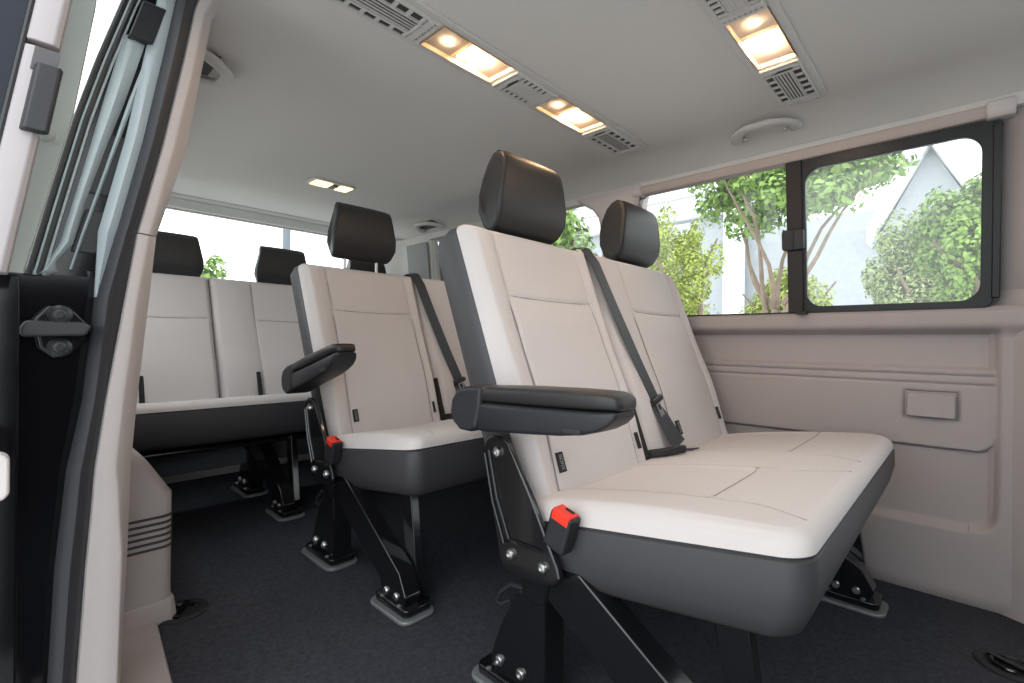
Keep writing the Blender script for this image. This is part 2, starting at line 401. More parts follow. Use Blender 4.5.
# ---------- near side wall behind the door opening
def xo(z): return 0.140 + (z-1.2)*0.27 if z > 0.8 else -0.008
wl = MB()
wl.box(-0.03, 0.072, 1.37, 2.85, -0.05, 0.80)
def lslab(y0, y1, z0, z1, t=0.07):
    wl.loft([[(xo(z), y0, z), (xo(z), y1, z), (xo(z)+t, y1, z), (xo(z)+t, y0, z)] for z in lin(z0, z1, 5)])
lslab(1.24, 1.42, 0.80, 1.36); lslab(2.5, 2.93, 0.80, 1.36); lslab(1.24, 2.93, 1.30, 1.40, 0.09)
struct('wall_left', wl, M['trim'], 'beige near side wall behind the door pillar', 'wall', bevel=0.01)
w4 = sthing('window_4', (0.1, 1.9, 0.8), 'near side rear quarter window hidden behind the door pillar', 'window')
fo = rrect(1.40, 2.52, 0.79, 1.32, 0.04, 6); fi = rrect(1.42, 2.50, 0.81, 1.30, 0.035, 6)
lp = lambda a, b, d: (xo(b)+d, a, b)
obj('frame', frame_ring(fo, fi, 0.02, 0.05, lp), M['frame'], w4)
g5 = MB(); g5.add([lp(1.41, 0.801, 0.03), lp(2.51, 0.801, 0.03), lp(2.51, 1.31, 0.03), lp(1.41, 1.31, 0.03)], [(0,1,2,3)])
obj('pane', g5, M['glass'], w4)
# rail above the sliding door opening
rl = MB(); rl.loft([[(0.13, y, 1.372), (0.20, y, 1.385), (0.22, y, 1.44), (0.10, y, 1.46), (0.08, y, 1.40)] for y in (-0.9, 0.2, 1.10)])
struct('trim_7', rl, M['pillar'], 'beige roof rail above the sliding door opening', 'trim', bevel=0.01)
# outer roof skin closing the shell
rf = MB(); rf.grid(lin(0.22, 1.92, 20), [-0.9, 2.95], lambda x, y: (x, y, 1.50-0.06*((x-XC)/0.85)**4))
struct('trim_8', rf, M['paint'], 'black outer roof skin', 'roof', recalc=False)

# ---------- door pillar (near side C pillar): beige trim, rubber seal, painted jamb
PT = [  # (z, seal left x, seal right x, trim corner x, trim inner edge x)
    (1.405, 0.200, 0.258, 0.284, 0.310), (1.36, 0.194, 0.246, 0.266, 0.281), (1.25, 0.176, 0.228, 0.250, 0.264), (1.08, 0.148, 0.197, 0.219, 0.238),
    (0.9105, 0.113, 0.161, 0.183, 0.1935), (0.9085, 0.112, 0.160, 0.1825, 0.193), (0.79, 0.108, 0.144, 0.166, 0.183), (0.61, 0.088, 0.119, 0.148, 0.167), (0.49, 0.072, 0.105, 0.138, 0.159),
    (0.45, 0.069, 0.103, 0.141, 0.158), (0.33, 0.059, 0.095, 0.147, 0.155), (0.12, 0.051, 0.084, 0.143, 0.148), (0.005, 0.045, 0.078, 0.141, 0.145)]
pil = sthing('trim_9', (0.15, 1.15, 0.0), 'tall pale beige door pillar trim in the left foreground', 'pillar')
def zs_(z, k): return max(-0.02, H+(z-H)*k)
pr = MB(); rings = []
for z, a, b, c_, d_ in PT:
    k = 1.0; jo = 0.0
    rings.append([(b, 1.10, z), (b+0.004, 1.094, z), ((b+c_)/2, 1.096, z), (c_-0.004, 1.098, z), (c_, 1.103, z), (c_+(d_-c_)*0.55, 1.125, zs_(z, 1.02)), (d_*1.05, 1.165, zs_(z, 1.055)), (d_*1.08, 1.20, zs_(z, 1.085)), (d_*1.08, 1.36, zs_(z, 1.085)), (b, 1.36, z)])
rings_u = [r for r in rings if r[0][2] >= 0.910]; rings_l = [r for r in rings if r[0][2] < 0.910]
MBu = MB(); MBu.loft(rings_u); MBl = MB(); MBl.loft(rings_l)
obj('upper_pillar_trim', MBu, M['pillar'], pil, angle=60); obj('lower_pillar_trim', MBl, M['pillar'], pil, angle=60)
sl = MB(); rings = []; jf = MB(); rj = []
for i, (z, a, b, c_, d_) in enumerate(PT):
    m_ = a + (b-a)*(0.42 if z > 0.88 else 0.12 if z > 0.6 else 0.0)
    w = b - m_
    bulge = 0.028
    if 0.72 < z < 0.82: m_ -= 0.006
    rings.append([(m_, 1.105, z), (m_+w*0.15, 1.085, z), (m_+w*0.45, 1.074, z), (m_+w*0.75, 1.080, z), (b+0.001, 1.096, z), (b, 1.12, z), (m_, 1.12, z)])
    if z > 0.78: rj.append([(a-0.002, 1.108, z), ((a+m_)/2, 1.096, z), (m_+0.003, 1.100, z), (m_+0.003, 1.13, z), (a-0.002, 1.13, z)])
sl.loft(rings)
seal = obj('door_seal', sl, M['seal'], None, angle=60); tag(seal, 'long dark rubber door seal beside the pale pillar trim', 'door seal')
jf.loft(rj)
def wsx(z):
    tb = ((0.80, 0.019), (0.819, 0.023), (0.95, 0.0495), (1.10, 0.081), (1.21, 0.109), (1.323, 0.141), (1.42, 0.170))
    for (z0, a0), (z1, a1) in zip(tb, tb[1:]):
        if z <= z1: return a0+(a1-a0)*(z-z0)/(z1-z0)
    return tb[-1][1]
jm = sthing('door_2', (0.05, 1.15, 0.0), 'black painted door jamb with a painted-in pale sky reflection left of the pillar', 'door jamb')
obj('seal_flange', jf, M['flange_sheen'], jm, angle=60)
jb = MB()
jb.loft([[(-0.12, 1.135, z), (a+0.004, 1.118, z), (b, 1.13, z), (b, 1.20, z), (-0.12, 1.20, z)] for z, a, b in ((-0.45, 0.03, 0.07), (0.0, 0.045, 0.08), (0.3, 0.058, 0.09), (0.6, 0.088, 0.115), (0.835, 0.10, 0.14))])
# upper, narrower part of the jamb leaning with the body side
jb.loft([[(wsx(z)+0.002, 1.122, z), (a+0.004, 1.118, z), (a+0.03, 1.16, z), (wsx(z)+0.002, 1.16, z)] for z, a in ((0.825, 0.103), (0.915, 0.114), (1.08, 0.148), (1.25, 0.176), (1.40, 0.20))])
obj('jamb_panel', jb, M['paint'], jm, angle=50)
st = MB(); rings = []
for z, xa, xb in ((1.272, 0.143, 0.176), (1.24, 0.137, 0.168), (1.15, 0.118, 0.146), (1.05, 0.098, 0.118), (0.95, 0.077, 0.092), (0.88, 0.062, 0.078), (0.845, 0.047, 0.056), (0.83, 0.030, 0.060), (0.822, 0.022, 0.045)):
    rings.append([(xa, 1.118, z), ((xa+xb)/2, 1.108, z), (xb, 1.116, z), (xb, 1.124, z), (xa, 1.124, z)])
st.loft(rings); obj('jamb_sky_sheen', st, M['flange_sheen'], jm, angle=60)  # sky reflection in the black gloss paint, put in as a pale strip
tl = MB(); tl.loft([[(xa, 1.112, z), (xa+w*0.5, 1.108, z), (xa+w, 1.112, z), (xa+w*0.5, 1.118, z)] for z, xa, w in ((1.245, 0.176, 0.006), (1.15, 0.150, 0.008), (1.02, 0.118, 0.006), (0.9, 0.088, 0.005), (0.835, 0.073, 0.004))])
obj('jamb_crease', tl, M['flange_sheen'], jm, angle=60)
# dark recess pads and stop block
for (z0, z1, xa, xb) in ((0.97, 1.085, 0.105, 0.140), (0.865, 0.945, 0.080, 0.114)):
    q = MB(); q.obox(((xa+xb)/2+0.004, 1.1195, (z0+z1)/2), (1,0,0.0), (0,1,0), (0.24,0,1), (xb-xa)/2, 0.003, (z1-z0)/2)
    obj('recess_pad', q, M['rubber'], jm, bevel=0.004)
q = MB(); q.obox((0.1755, 1.105, 1.300), (1,0,0.0), (0,1,0), (0.28,0,1), 0.018, 0.010, 0.038)
obj('stop_block', q, M['rubber'], jm, bevel=0.003)
# rubber weather strips on body edge
for k, (dx, r, mm) in enumerate(((0.0, 0.0045, 'rubber'), (0.0075, 0.0022, 'flange_sheen'), (0.012, 0.0040, 'rubber'), (0.018, 0.0020, 'flange_sheen'))):
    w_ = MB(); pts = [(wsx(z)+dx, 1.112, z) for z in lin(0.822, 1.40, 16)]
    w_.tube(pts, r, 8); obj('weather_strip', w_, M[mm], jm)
# door catch (striker) on jamb
sk = thing('door_catch', (0.055, 1.11, 0.69), 'black metal door catch bolted to the dark jamb at left', 'door catch')
q = MB(); q.prism([(0.030, 0.748), (0.048, 0.772), (0.074, 0.772), (0.098, 0.745), (0.098, 0.715), (0.078, 0.690), (0.055, 0.683), (0.038, 0.700)], XZ, 1.122, 1.108)
obj('base_plate', q, M['black_metal'], sk, bevel=0.004, seg=3)
q = MB(); q.prism([(0.014, 0.734), (0.020, 0.745), (0.090, 0.745), (0.100, 0.738), (0.092, 0.722), (0.018, 0.719), (0.013, 0.726)], XZ, 1.112, 1.070)
obj('catch_bar', q, mat('catch_grey', (0.045, 0.047, 0.052), 0.35), sk, bevel=0.005, seg=3)
for zz in (0.757, 0.702):
    q = MB(); q.lathe((0.062, 1.110, zz), (0,-1,0), [(0.016, 0), (0.016, 0.005), (0.011, 0.0065), (0.011, 0.004), (0.008, 0.004), (0.008, 0.009), (0.0055, 0.0095), (0.0055, 0.006), (0.0, 0.006)], 20)
    obj('screw', q, mat('screw_dark', (0.06, 0.062, 0.065), 0.3, metal=0.6), sk)

# ---------- sliding door, slid open (inner side at the left edge)
dr = sthing('door_1', (-0.05, 0.9, -0.2), 'sliding door in its open position at the left edge', 'door')
def dx_(z): return 0.0 + (z-0.80)*0.152 if z > 0.80 else 0.0
def dseg(z0, z1, m, name='edge_trim', y0=0.88, y1=0.915):
    q = MB(); q.loft([[(dx_(z)-0.033, y1, z), (dx_(z)-0.033, y0+0.003, z), (dx_(z)-0.026, y0, z), (dx_(z)-0.006, y0, z), (dx_(z), y0+0.006, z), (dx_(z)+0.001, y1, z)] for z in lin(z0, z1, 5)])
    return obj(name, q, m, dr, angle=50, bevel=0.002)
dseg(1.105, 1.42, M['dooredge']); dseg(0.800, 1.098, M['dooredge'])
q = MB(); q.loft([[(dx_(z)-0.20, 0.93, z), (dx_(z)-0.20, 0.885, z), (dx_(z)-0.034, 0.888, z), (dx_(z)-0.034, 0.93, z)] for z in lin(-0.3, 1.42, 9)])
obj('outer_skin', q, mat('blue_black_paint', (0.008, 0.012, 0.024), 0.15, spec=0.25), dr, angle=50)
q = MB(); q.tube([(dx_(z)-0.034, 0.884, z) for z in lin(0.7, 1.42, 8)], 0.0035, 8); obj('edge_seal', q, M['rubber'], dr)
# latch handle
q = MB(); q.loft([[(dx_(z)-0.020, 0.880, z), (dx_(z)-0.016, 0.868, z), (dx_(z)+0.006, 0.868, z), (dx_(z)+0.009, 0.876, z), (dx_(z)+0.005, 0.884, z), (dx_(z)-0.016, 0.884, z)] for z in (0.984, 0.990, 1.02, 1.06, 1.068, 1.074)])
obj('latch_handle', q, M['rubber'], dr, bevel=0.003)
q = MB(); q.loft([[(dx_(z)-0.022, 0.878, z), (dx_(z)+0.002, 0.876, z), (dx_(z)+0.002, 0.89, z), (dx_(z)-0.022, 0.89, z)] for z in (1.066, 1.096)])
obj('latch_recess', q, mat('latch_grey', (0.09, 0.085, 0.09), 0.6), dr)
# pale inner panel behind edge
q = MB(); q.loft([[(xx-0.12, 1.03, z), (xx-0.002, 1.03, z), (xx, 1.034, z), (xx-0.002, 1.045, z), (xx-0.12, 1.045, z)] for z, xx in ((0.815, 0.018), (0.83, 0.021), (1.07, 0.071), (1.25, 0.096), (1.35, 0.106))])
ip = obj('inner_panel', q, M['pale'], dr, angle=50)
q = MB(); q.box(-0.12, 0.014, 1.032, 1.046, -0.25, 0.812); obj('lower_panel', q, M['paint'], dr, bevel=0.003)
q = MB(); q.lathe((0.0385, 1.03, 1.03), (0,-1,0), [(0.011, 0.0), (0.012, 0.004), (0.010, 0.010), (0.006, 0.013), (0, 0.0135)], 18)
obj('coat_knob', q, M['pale'], dr)
q = MB(); q.prism(rrect(-0.03, 0.0045, 0.512, 0.572, 0.012, 5), XZ, 0.905, 0.875)
obj('pull_handle', q, M['pillar'], dr, bevel=0.004)

# sill trim beside carpet + wheel arch cover
sp = MB(); sp.prism([(0.10, 0.86), (0.225, 0.86), (0.232, 1.0), (0.243, 1.20), (0.268, 1.50), (0.268, 1.62), (0.10, 1.62)], XY, -0.02, 0.012)
struct('trim_10', sp, M['trim'], 'beige sill trim between the carpet edge and the door pillar', 'trim', bevel=0.006)
ar = thing('wheel_arch_cover', (0.2, 1.5, 0.0), 'beige plastic cover with louvres at the foot of the door pillar', 'cover')
prof = [(0.08, 0.012), (0.300, 0.012), (0.300, 0.322), (0.230, 0.437), (0.08, 0.437)]
q = MB(); rings = []
for y, gx in ((1.475, 0.0), (1.88, 0.0)):
    rings.append([(x + (gx if x > 0.1 else 0), y, z) for x, z in prof])
q.loft(rings); body = obj('cover_body', q, M['trim'], ar, bevel=0.028, seg=4)
q = MB(); q.loft([[(0.08, 1.468, 0.0), (0.296, 1.462, 0.0), (0.309, 1.475, 0.0), (0.311, 1.87, 0.0), (0.08, 1.87, 0.0)],
                  [(0.08, 1.466, 0.036), (0.294, 1.466, 0.036), (0.306, 1.478, 0.036), (0.307, 1.87, 0.036), (0.08, 1.87, 0.036)],
                  [(0.08, 1.470, 0.056), (0.296, 1.470, 0.056), (0.303, 1.478, 0.056), (0.303, 1.87, 0.056), (0.08, 1.87, 0.056)]])
obj('base_lip', q, M['trim'], ar, bevel=0.004)
for k in range(6):
    z = 0.190 + k*0.0155
    q = MB(); pts = [(0.10, 1.4735, z)]+[(0.272+0.0295*math.sin(t), 1.503-0.0295*math.cos(t), z) for t in lin(0, PI/2, 8)]+[(0.3015, 1.70, z)]
    q.loft([[(x, y, zz+dz) if dd == 0 else (x-0.006*sst(0.24, 0.30, x), y+0.006*(1-sst(1.475, 1.51, y)), zz+dz) for (dd, dz) in ((0, -0.0032), (0, 0.0032), (1, 0.0032), (1, -0.0032))] for x, y, zz in pts])
    obj('louvre', q, M['dark_slot'], ar)

# ---------- floor anchors
def anchor(x, y, label):
    a = thing('floor_anchor', (x, y, 0), label, 'floor anchor', 'lashing rings let into the carpet')
    q = MB(); q.lathe((x, y, 0), (0,0,1), [(0.060, 0.0), (0.060, 0.003), (0.055, 0.006), (0.044, 0.005), (0.042, 0.0008), (0.0, 0.0008)], 32)
    obj('cup', q, M['plastic'], a)
    q = MB(); q.tube([(x+0.030*math.cos(t), y+0.030*math.sin(t), 0.006) for t in lin(0.3, PI-0.3+0.6, 12)], 0.0045, 8)
    obj('ring', q, M['black_metal'], a)
    q = MB(); q.obox((x, y, 0.007), (0.5,0.87,0), (-0.87,0.5,0), (0,0,1), 0.040, 0.007, 0.004)
    obj('hinge_bar', q, M['black_metal'], a, bevel=0.002)
    return a
anchor(0.322, 1.493, 'round black lashing ring cup in the carpet beside the louvred cover')
anchor(1.56, -0.075, 'lashing ring cup in the carpet at the lower right corner')

# ------------------------------------------------------------------ benches
TH = math.atan(0.36); cT, sT = math.cos(TH), math.sin(TH)
def inset_x(s, s0, s1, rb, rt_):
    if s > s1-rt_: t = s1-s; return rt_-math.sqrt(max(0, rt_*rt_-(rt_-t)**2))
    if s < s0+rb: t = s-s0; return rb-math.sqrt(max(0, rb*rb-(rb-t)**2))
    return 0
def pad_front(P, x0, x1, s0, s1, rb, rt_, R, prof, step=0.0045, taper=0.0):
    """front skin of a cushion; prof(x,s) gives the relief; returns mesh and boundary loop"""
    nu = max(12, int((x1-x0)/step)); nv = max(12, int((s1-s0)/step))
    us = [0.5-0.5*math.cos(PI*t) if False else t for t in lin(0, 1, nu)]
    vs_ = []
    for t in lin(0, 1, nv): vs_.append(t)
    # denser rows near ends
    ends = [0.0008, 0.002, 0.004, 0.0065]
    svals = sorted(set([round(s0+(s1-s0)*t, 5) for t in vs_]+[round(s0+e, 5) for e in ends]+[round(s1-e, 5) for e in ends]))
    mb = MB(); pts = []; idx = []
    def pt(u, s):
        il = inset_x(s, s0, s1, rb[0], rt_[0]); ir = inset_x(s, s0, s1, rb[1], rt_[1])
        xl, xr = x0+il+taper*(s1-s)/(s1-s0), x1-ir
        x = xl+(xr-xl)*u
        # distance to the outline
        d = min(x-xl, xr-x, s-s0, s1-s)
        for (cx, cs, r, sx, ss) in ((x0+rb[0], s0+rb[0], rb[0], -1, -1), (x1-rb[1], s0+rb[1], rb[1], 1, -1), (x0+rt_[0], s1-rt_[0], rt_[0], -1, 1), (x1-rt_[1], s1-rt_[1], rt_[1], 1, 1)):
            if r > 0 and (x-cx)*sx > 0 and (s-cs)*ss > 0: d = min(d, r-math.hypot(x-cx, s-cs))
        d = max(0, d)
        n = prof(x, s)*sst(0, R, d)
        if d < R: n -= R-math.sqrt(max(0, R*R-(R-d)**2))
        return P(x, s, n), (x, s, n)
    grid_ = [[pt(u, s) for u in us] for s in svals]
    nu = len(us); nv = len(svals)
    mb.add([p[0] for row in grid_ for p in row], [(j*nu+i, j*nu+i+1, (j+1)*nu+i+1, (j+1)*nu+i) for j in range(nv-1) for i in range(nu-1)])
    loop = [grid_[0][i][1] for i in range(nu)]+[grid_[j][nu-1][1] for j in range(1, nv)]+[grid_[nv-1][i][1] for i in range(nu-2, -1, -1)]+[grid_[j][0][1] for j in range(nv-2, 0, -1)]
    return mb, loop
def pad_side(P, loop, levels, R):
    """levels: list of (n, inset)"""
    cx = (min(p[0] for p in loop)+max(p[0] for p in loop))/2; cs = (min(p[1] for p in loop)+max(p[1] for p in loop))/2
    hx = (max(p[0] for p in loop)-min(p[0] for p in loop))/2; hs = (max(p[1] for p in loop)-min(p[1] for p in loop))/2
    # drop duplicate neighbours
    lp_ = []
    for p in loop:
        if not lp_ or math.hypot(p[0]-lp_[-1][0], p[1]-lp_[-1][1]) > 1e-4: lp_.append(p)
    rings = []
    for n, ins in levels:
        fx, fs = (hx-ins)/hx, (hs-ins)/hs
        rings.append([P(cx+(p[0]-cx)*fx, cs+(p[1]-cs)*fs, n) for p in lp_])
    mb = MB(); mb.loft(rings, cap=False)
    k = len(mb.v); n = len(lp_)
    c = P(cx, cs, levels[-1][0]); mb.v.append(tuple(c))
    base = (len(levels)-1)*n
    mb.f += [(base+i, base+(i+1) % n, k) for i in range(n)]
    return mb
def groove(d, w=0.004, h=0.0045): return -h*math.exp(-(d/w)**2)

def make_bench(yo, sections, x0, x1, label, s1=0.610, arm=True, arm_tilt=0.0, head_lift=0.0, feet_x=(0.745, 1.64), row='front', belts=True, zs=1.0, dz=0.0):
    root = thing('bench_seat', (x0, 0.40+yo, 0.0), label, 'bench seat', 'passenger bench seats')
    def PB(x, s, n): return (x, 0.617+yo + s*sT - n*cT, (0.42 + s*cT + n*sT)*zs)
    # --- backrests
    for k, sec in enumerate(sections):
        a, b = sec['x']; sl_, sr_ = sec['seams']
        def prof(x, s, a=a, b=b, sl_=sl_, sr_=sr_):
            n = 0.0
            if x < sl_: t = (x-a)/(sl_-a); n += 0.012*math.sin(PI*min(1, max(0, t)))**0.8
            elif x > sr_: t = (b-x)/(b-sr_); n += 0.010*math.sin(PI*min(1, max(0, t)))**0.8
            else:
                t = (x-sl_)/(sr_-sl_); n += 0.006*math.sin(PI*t)
                for sh in sec['h']:
                    n += groove(s-sh-0.008*(2*t-1)**2)
                n += 0.006*sst(0.43, 0.36, s)
            n += groove(x-sl_-0.02*sst(0.35, 0.0, s)*0) + groove(x-sr_)
            n += 0.010*math.exp(-((s-0.16)/0.12)**2)
            return n
        fmb, loop = pad_front(PB, a, b, -0.06, s1, (0.03, 0.03), (sec.get('rl', 0.045), sec.get('rr', 0.045)), 0.026, prof, taper=sec.get('taper', 0.0))
        bk = obj('backrest', fmb, M['fabric'], root, angle=60)
        if sec.get('blabel'): bk['label'] = sec['blabel']
        smb = pad_side(PB, loop, [(-0.026, 0.0), (-0.029, 0.002), (-0.032, -0.001), (-0.050, -0.004), (-0.095, 0.0), (-0.120, 0.012), (-0.127, 0.03)], 0.026)
        obj('backrest_cover', smb, M['charcoal'], root, angle=50)
        for sx in (sl_, sr_):
            q = MB(); q.tube([PB(sx, s, prof(sx, s)+0.0008) for s in lin(-0.03, s1-0.025, 26)], 0.0011, 5); obj('seam', q, M['thread'], bk)
        for sh in sec['h']:
            pts = []
            for x in lin(sl_, sr_, 18):
                t = (x-sl_)/(sr_-sl_); s = sh+0.008*(2*t-1)**2; pts.append(PB(x, s, prof(x, s)+0.0008))
            q = MB(); q.tube(pts, 0.0011, 5); obj('seam', q, M['thread'], bk)
        for (tx, ts, wd) in sec.get('tags', ()):
            q = MB(); n0 = prof(tx, ts)+0.001
            q.add([PB(tx-wd/2, ts-0.021, n0), PB(tx+wd/2, ts-0.021, n0+0.006), PB(tx+wd/2, ts+0.021, n0+0.006), PB(tx-wd/2, ts+0.021, n0),
                   PB(tx-wd/2, ts-0.021, n0+0.002), PB(tx+wd/2, ts-0.021, n0+0.008), PB(tx+wd/2, ts+0.021, n0+0.008), PB(tx-wd/2, ts+0.021, n0+0.002)],
                  [(0,1,2,3), (4,5,6,7), (0,1,5,4), (1,2,6,5), (2,3,7,6), (3,0,4,7)])
            tg = obj('fabric_tag', q, M['tag'], root)
            if wd > 0.011:
                cu = bpy.data.curves.new('lettering', 'FONT'); cu.body = 'ISOFIX'; cu.size = 0.0112; cu.extrude = 0.0002; cu.align_x = 'CENTER'; cu.align_y = 'CENTER'
                tmp = bpy.data.objects.new('tmp', cu); C.objects.link(tmp); bpy.context.view_layer.update()
                lme = bpy.data.meshes.new_from_object(tmp.evaluated_get(bpy.context.evaluated_depsgraph_get())); lme.name = 'lettering'
                bpy.data.objects.remove(tmp); lme.materials.clear(); lme.materials.append(M['tagtext'])
                t_ = bpy.data.objects.new('lettering', lme); C.objects.link(t_)
                o_ = Vector(PB(tx, ts, n0+0.0062)); xa = (Vector(PB(tx, ts+0.01, n0))-Vector(PB(tx, ts, n0))).normalized()*-1
                ya = (Vector(PB(tx+wd/2, ts, n0+0.006))-Vector(PB(tx-wd/2, ts, n0))).normalized(); za = xa.cross(ya).normalized()
                mm = Matrix((( xa.x, ya.x, za.x, 0), (xa.y, ya.y, za.y, 0), (xa.z, ya.z, za.z, 0), (0,0,0,1)))
                t_.parent = tg
                loc = o_ - root.location - tg.location
                t_.matrix_basis = Matrix.Translation(loc) @ mm
        # headrest
        if sec.get('head') is not None:
            hc = sec['head']; L = head_lift
            HB = Vector(PB(hc, 0.612, 0)); yb = HB.y; zb = HB.z + L
            prf = [(0.022, 0.012), (0.003, 0.045), (-0.002, 0.085), (0.0, 0.150), (0.006, 0.184), (0.016, 0.200), (0.038, 0.2085), (0.062, 0.204), (0.086, 0.188), (0.103, 0.150), (0.108, 0.105), (0.103, 0.060), (0.088, 0.022), (0.068, 0.003), (0.044, 0.0)]
            def sidex(y, z):  # half width at a profile point
                f = 0.136 - 0.022*sst(0.05, 0.21, z) - 0.012*sst(0.06, 0.0, z) - 0.020*sst(0.02, 0.11, y)
                return f
            q = MB(); rings = []
            cy, cz = 0.052, 0.105
            for t, sc_ in ((-1, 0.72), (-0.998, 0.82), (-0.988, 0.90), (-0.965, 0.955), (-0.93, 0.988), (-0.88, 1.002), (-0.7, 1.010), (-0.3, 1.016), (0, 1.018), (0.3, 1.016), (0.7, 1.010), (0.88, 1.002), (0.93, 0.988), (0.965, 0.955), (0.988, 0.90), (0.998, 0.82), (1, 0.72)):
                bump_ = 0.006*(1-min(1, max(0, (0.9-sc_)/0.1))) if False else 0
                rings.append([(hc + t*sidex(y, z), yb + cy+(y-cy)*sc_, zb + cz+(z-cz)*sc_) for y, z in prf])
            q.loft(rings)
            hr = obj('headrest', q, M['headrest'], root, angle=42)
            for sx in (-1, 1):   # piping where the front panel meets the side
                pq = MB(); pq.tube([(hc+sx*sidex(y, z)*0.950, yb+cy+(y-cy)*0.974, zb+cz+(z-cz)*0.974) for y, z in prf+prf[:1]], 0.0016, 6)
                obj('piping', pq, M['tag'], hr)
                if L > 0.0:
                    pq = MB(); pq.cyl((hc+sx*0.068, yb+0.045, zb-L-0.06), (hc+sx*0.068, yb+0.045, zb+0.03), 0.0055, n=12)
                    obj('post', pq, M['satin'], hr)
    # --- dark wedge between the backrests (belt slot)
    # --- cushion
    def PC(x, s, n): return (x, 0.665+yo - s, (0.400 + dz + 0.145*s + n)*zs)
    depth = 0.524
    segs = [(s_['x'][0]+0.12, s_['x'][1]-0.07) for s_ in sections]
    def cprof(x, s):
        n = 0.012*math.sin(PI*min(1, max(0, s/depth)))
        for a, b in segs:
            if a < x < b:
                n -= 0.006*sst(a, a+0.03, x)*sst(b, b-0.03, x)*sst(0.42, 0.33, s)
                n += groove(s-0.345, 0.004, 0.003)
            if s < 0.42:
                n += groove(x-a, 0.004, 0.003)+groove(x-b, 0.004, 0.003)
            else:
                n += groove(x-a+0.05*sst(0.42, 0.53, s), 0.004, 0.0025)+groove(x-b-0.05*sst(0.42, 0.53, s), 0.004, 0.0025)
        return n
    fmb, loop = pad_front(PC, x0, x1, 0.0, depth, (0.02, 0.02), (0.038, 0.075), 0.030, cprof)
    cu_ = obj('cushion', fmb, M['ribbed'], root, angle=60)
    smb = pad_side(PC, loop, [(-0.030, 0.0), (-0.034, 0.002), (-0.036, -0.002), (-0.075, -0.003), (-0.115, 0.006), (-0.145, 0.020), (-0.157, 0.036), (-0.159, 0.06)], 0.03)
    obj('cushion_skirt', smb, M['charcoal'], root, angle=50)
    for a, b in segs:
        for sx, sg in ((a, -1), (b, 1)):
            q = MB(); q.tube([PC(sx+sg*0.05*sst(0.42, 0.53, s), s, cprof(sx+sg*0.05*sst(0.42, 0.53, s), s)*sst(0, 0.03, depth-s)+0.0008) for s in lin(0.06, 0.502, 24)], 0.0009, 5); obj('seam', q, M['trim'], cu_)
        q = MB(); q.tube([PC(x, 0.345, cprof(x, 0.345)+0.001) for x in lin(a, b, 14)], 0.0009, 5); obj('seam', q, M['trim'], cu_)
    # --- steel side bracket, legs, feet
    def legset(fx, near):
        xo_ = fx-0.058 if near else fx+0.02
        if near:
            bx = x0-0.014
            poly = [(0.722, 0.500), (0.712, 0.520), (0.696, 0.531), (0.666, 0.531), (0.650, 0.524), (0.586, 0.425), (0.525, 0.318), (0.518, 0.298), (0.534, 0.280), (0.552, 0.274), (0.650, 0.266), (0.664, 0.276), (0.674, 0.300)]
            q = MB(); q.prism([(a+yo, b*zs) for a, b in poly], YZ, bx+0.004, bx-0.010)
            br = obj('side_bracket', q, M['black_metal'], root, bevel=0.0055, seg=4)
            q = MB(); q.tube([(bx-0.0115, a+yo, b*zs) for a, b in ((0.712, 0.492), (0.688, 0.40), (0.655, 0.325), (0.643, 0.336), (0.560, 0.338))], 0.0036, 8); obj('pressed_rib', q, M['black_metal'], br)
            q = MB(); q.tube([(bx-0.0115, a+yo, b*zs) for a, b in ((0.700, 0.500), (0.676, 0.41), (0.641, 0.336))], 0.0030, 8); obj('pressed_rib', q, M['black_metal'], br)
            for (a, b) in ((0.676, 0.500), (0.638, 0.309), (0.557, 0.309)):
                q = MB(); q.lathe((bx-0.010, a+yo, b*zs), (-1,0,0), [(0.0115, 0), (0.0115, 0.003), (0.0085, 0.007), (0.0045, 0.008), (0.0045, 0.005), (0, 0.005)], 18)
                obj('bolt', q, M['steel'], br)
        # rear leg
        q = MB(); q.prism([(a+yo, b*zs) for a, b in ((0.645, 0.275), (0.560, 0.275), (0.575, 0.222), (0.60, 0.214), (0.630, 0.222))], YZ, fx-0.045, fx-0.022)
        obj('leg_neck', q, M['black_metal'], root, bevel=0.006)
        q = MB(); q.prism([(a+yo, b*zs) for a, b in ((0.650, 0.222), (0.582, 0.222), (0.580, 0.03), (0.728, 0.03), (0.728, 0.06), (0.700, 0.135))], YZ, fx-0.034, fx+0.030)
        lg = obj('rear_leg', q, M['black_metal'], root, bevel=0.005)
        for a, b in ((0.700, 0.058), (0.640, 0.058)):
            q = MB(); q.lathe((fx-0.034, a+yo, b*zs), (-1,0,0), [(0.0115, 0), (0.0115, 0.003), (0.0085, 0.007), (0.0045, 0.008), (0.0045, 0.005), (0, 0.005)], 16)
            obj('bolt', q, M['steel'], lg)
        if near:
            q = MB(); q.loft([[(fx-0.04+dx, y+yo, z*zs) for dx, y, z in ((0, 0.69, 0.232), (0.008, 0.69, 0.232), (0.008, 0.715+e, 0.232-0.01-e), (0, 0.715+e, 0.232-0.01-e))] for e in (0.0, 0.03)])
            q = MB(); q.tube([(fx-0.028, y+yo, z*zs) for y, z in ((0.640, 0.226), (0.675, 0.222), (0.705, 0.195), (0.715, 0.175), (0.700, 0.172), (0.675, 0.190))], 0.005, 8)
            obj('release_loop', q, M['rubber'], lg)
        # diagonal strut
        q = MB(); q.prism([(a+yo, b*zs) for a, b in ((0.555, 0.300), (0.500, 0.305), (0.205, 0.115), (0.175, 0.060), (0.185, 0.028), (0.275, 0.028), (0.300, 0.075), (0.575, 0.235))], YZ, fx-0.040, fx+0.010)
        ds = obj('diagonal_strut', q, M['black_metal'], root, bevel=0.004)
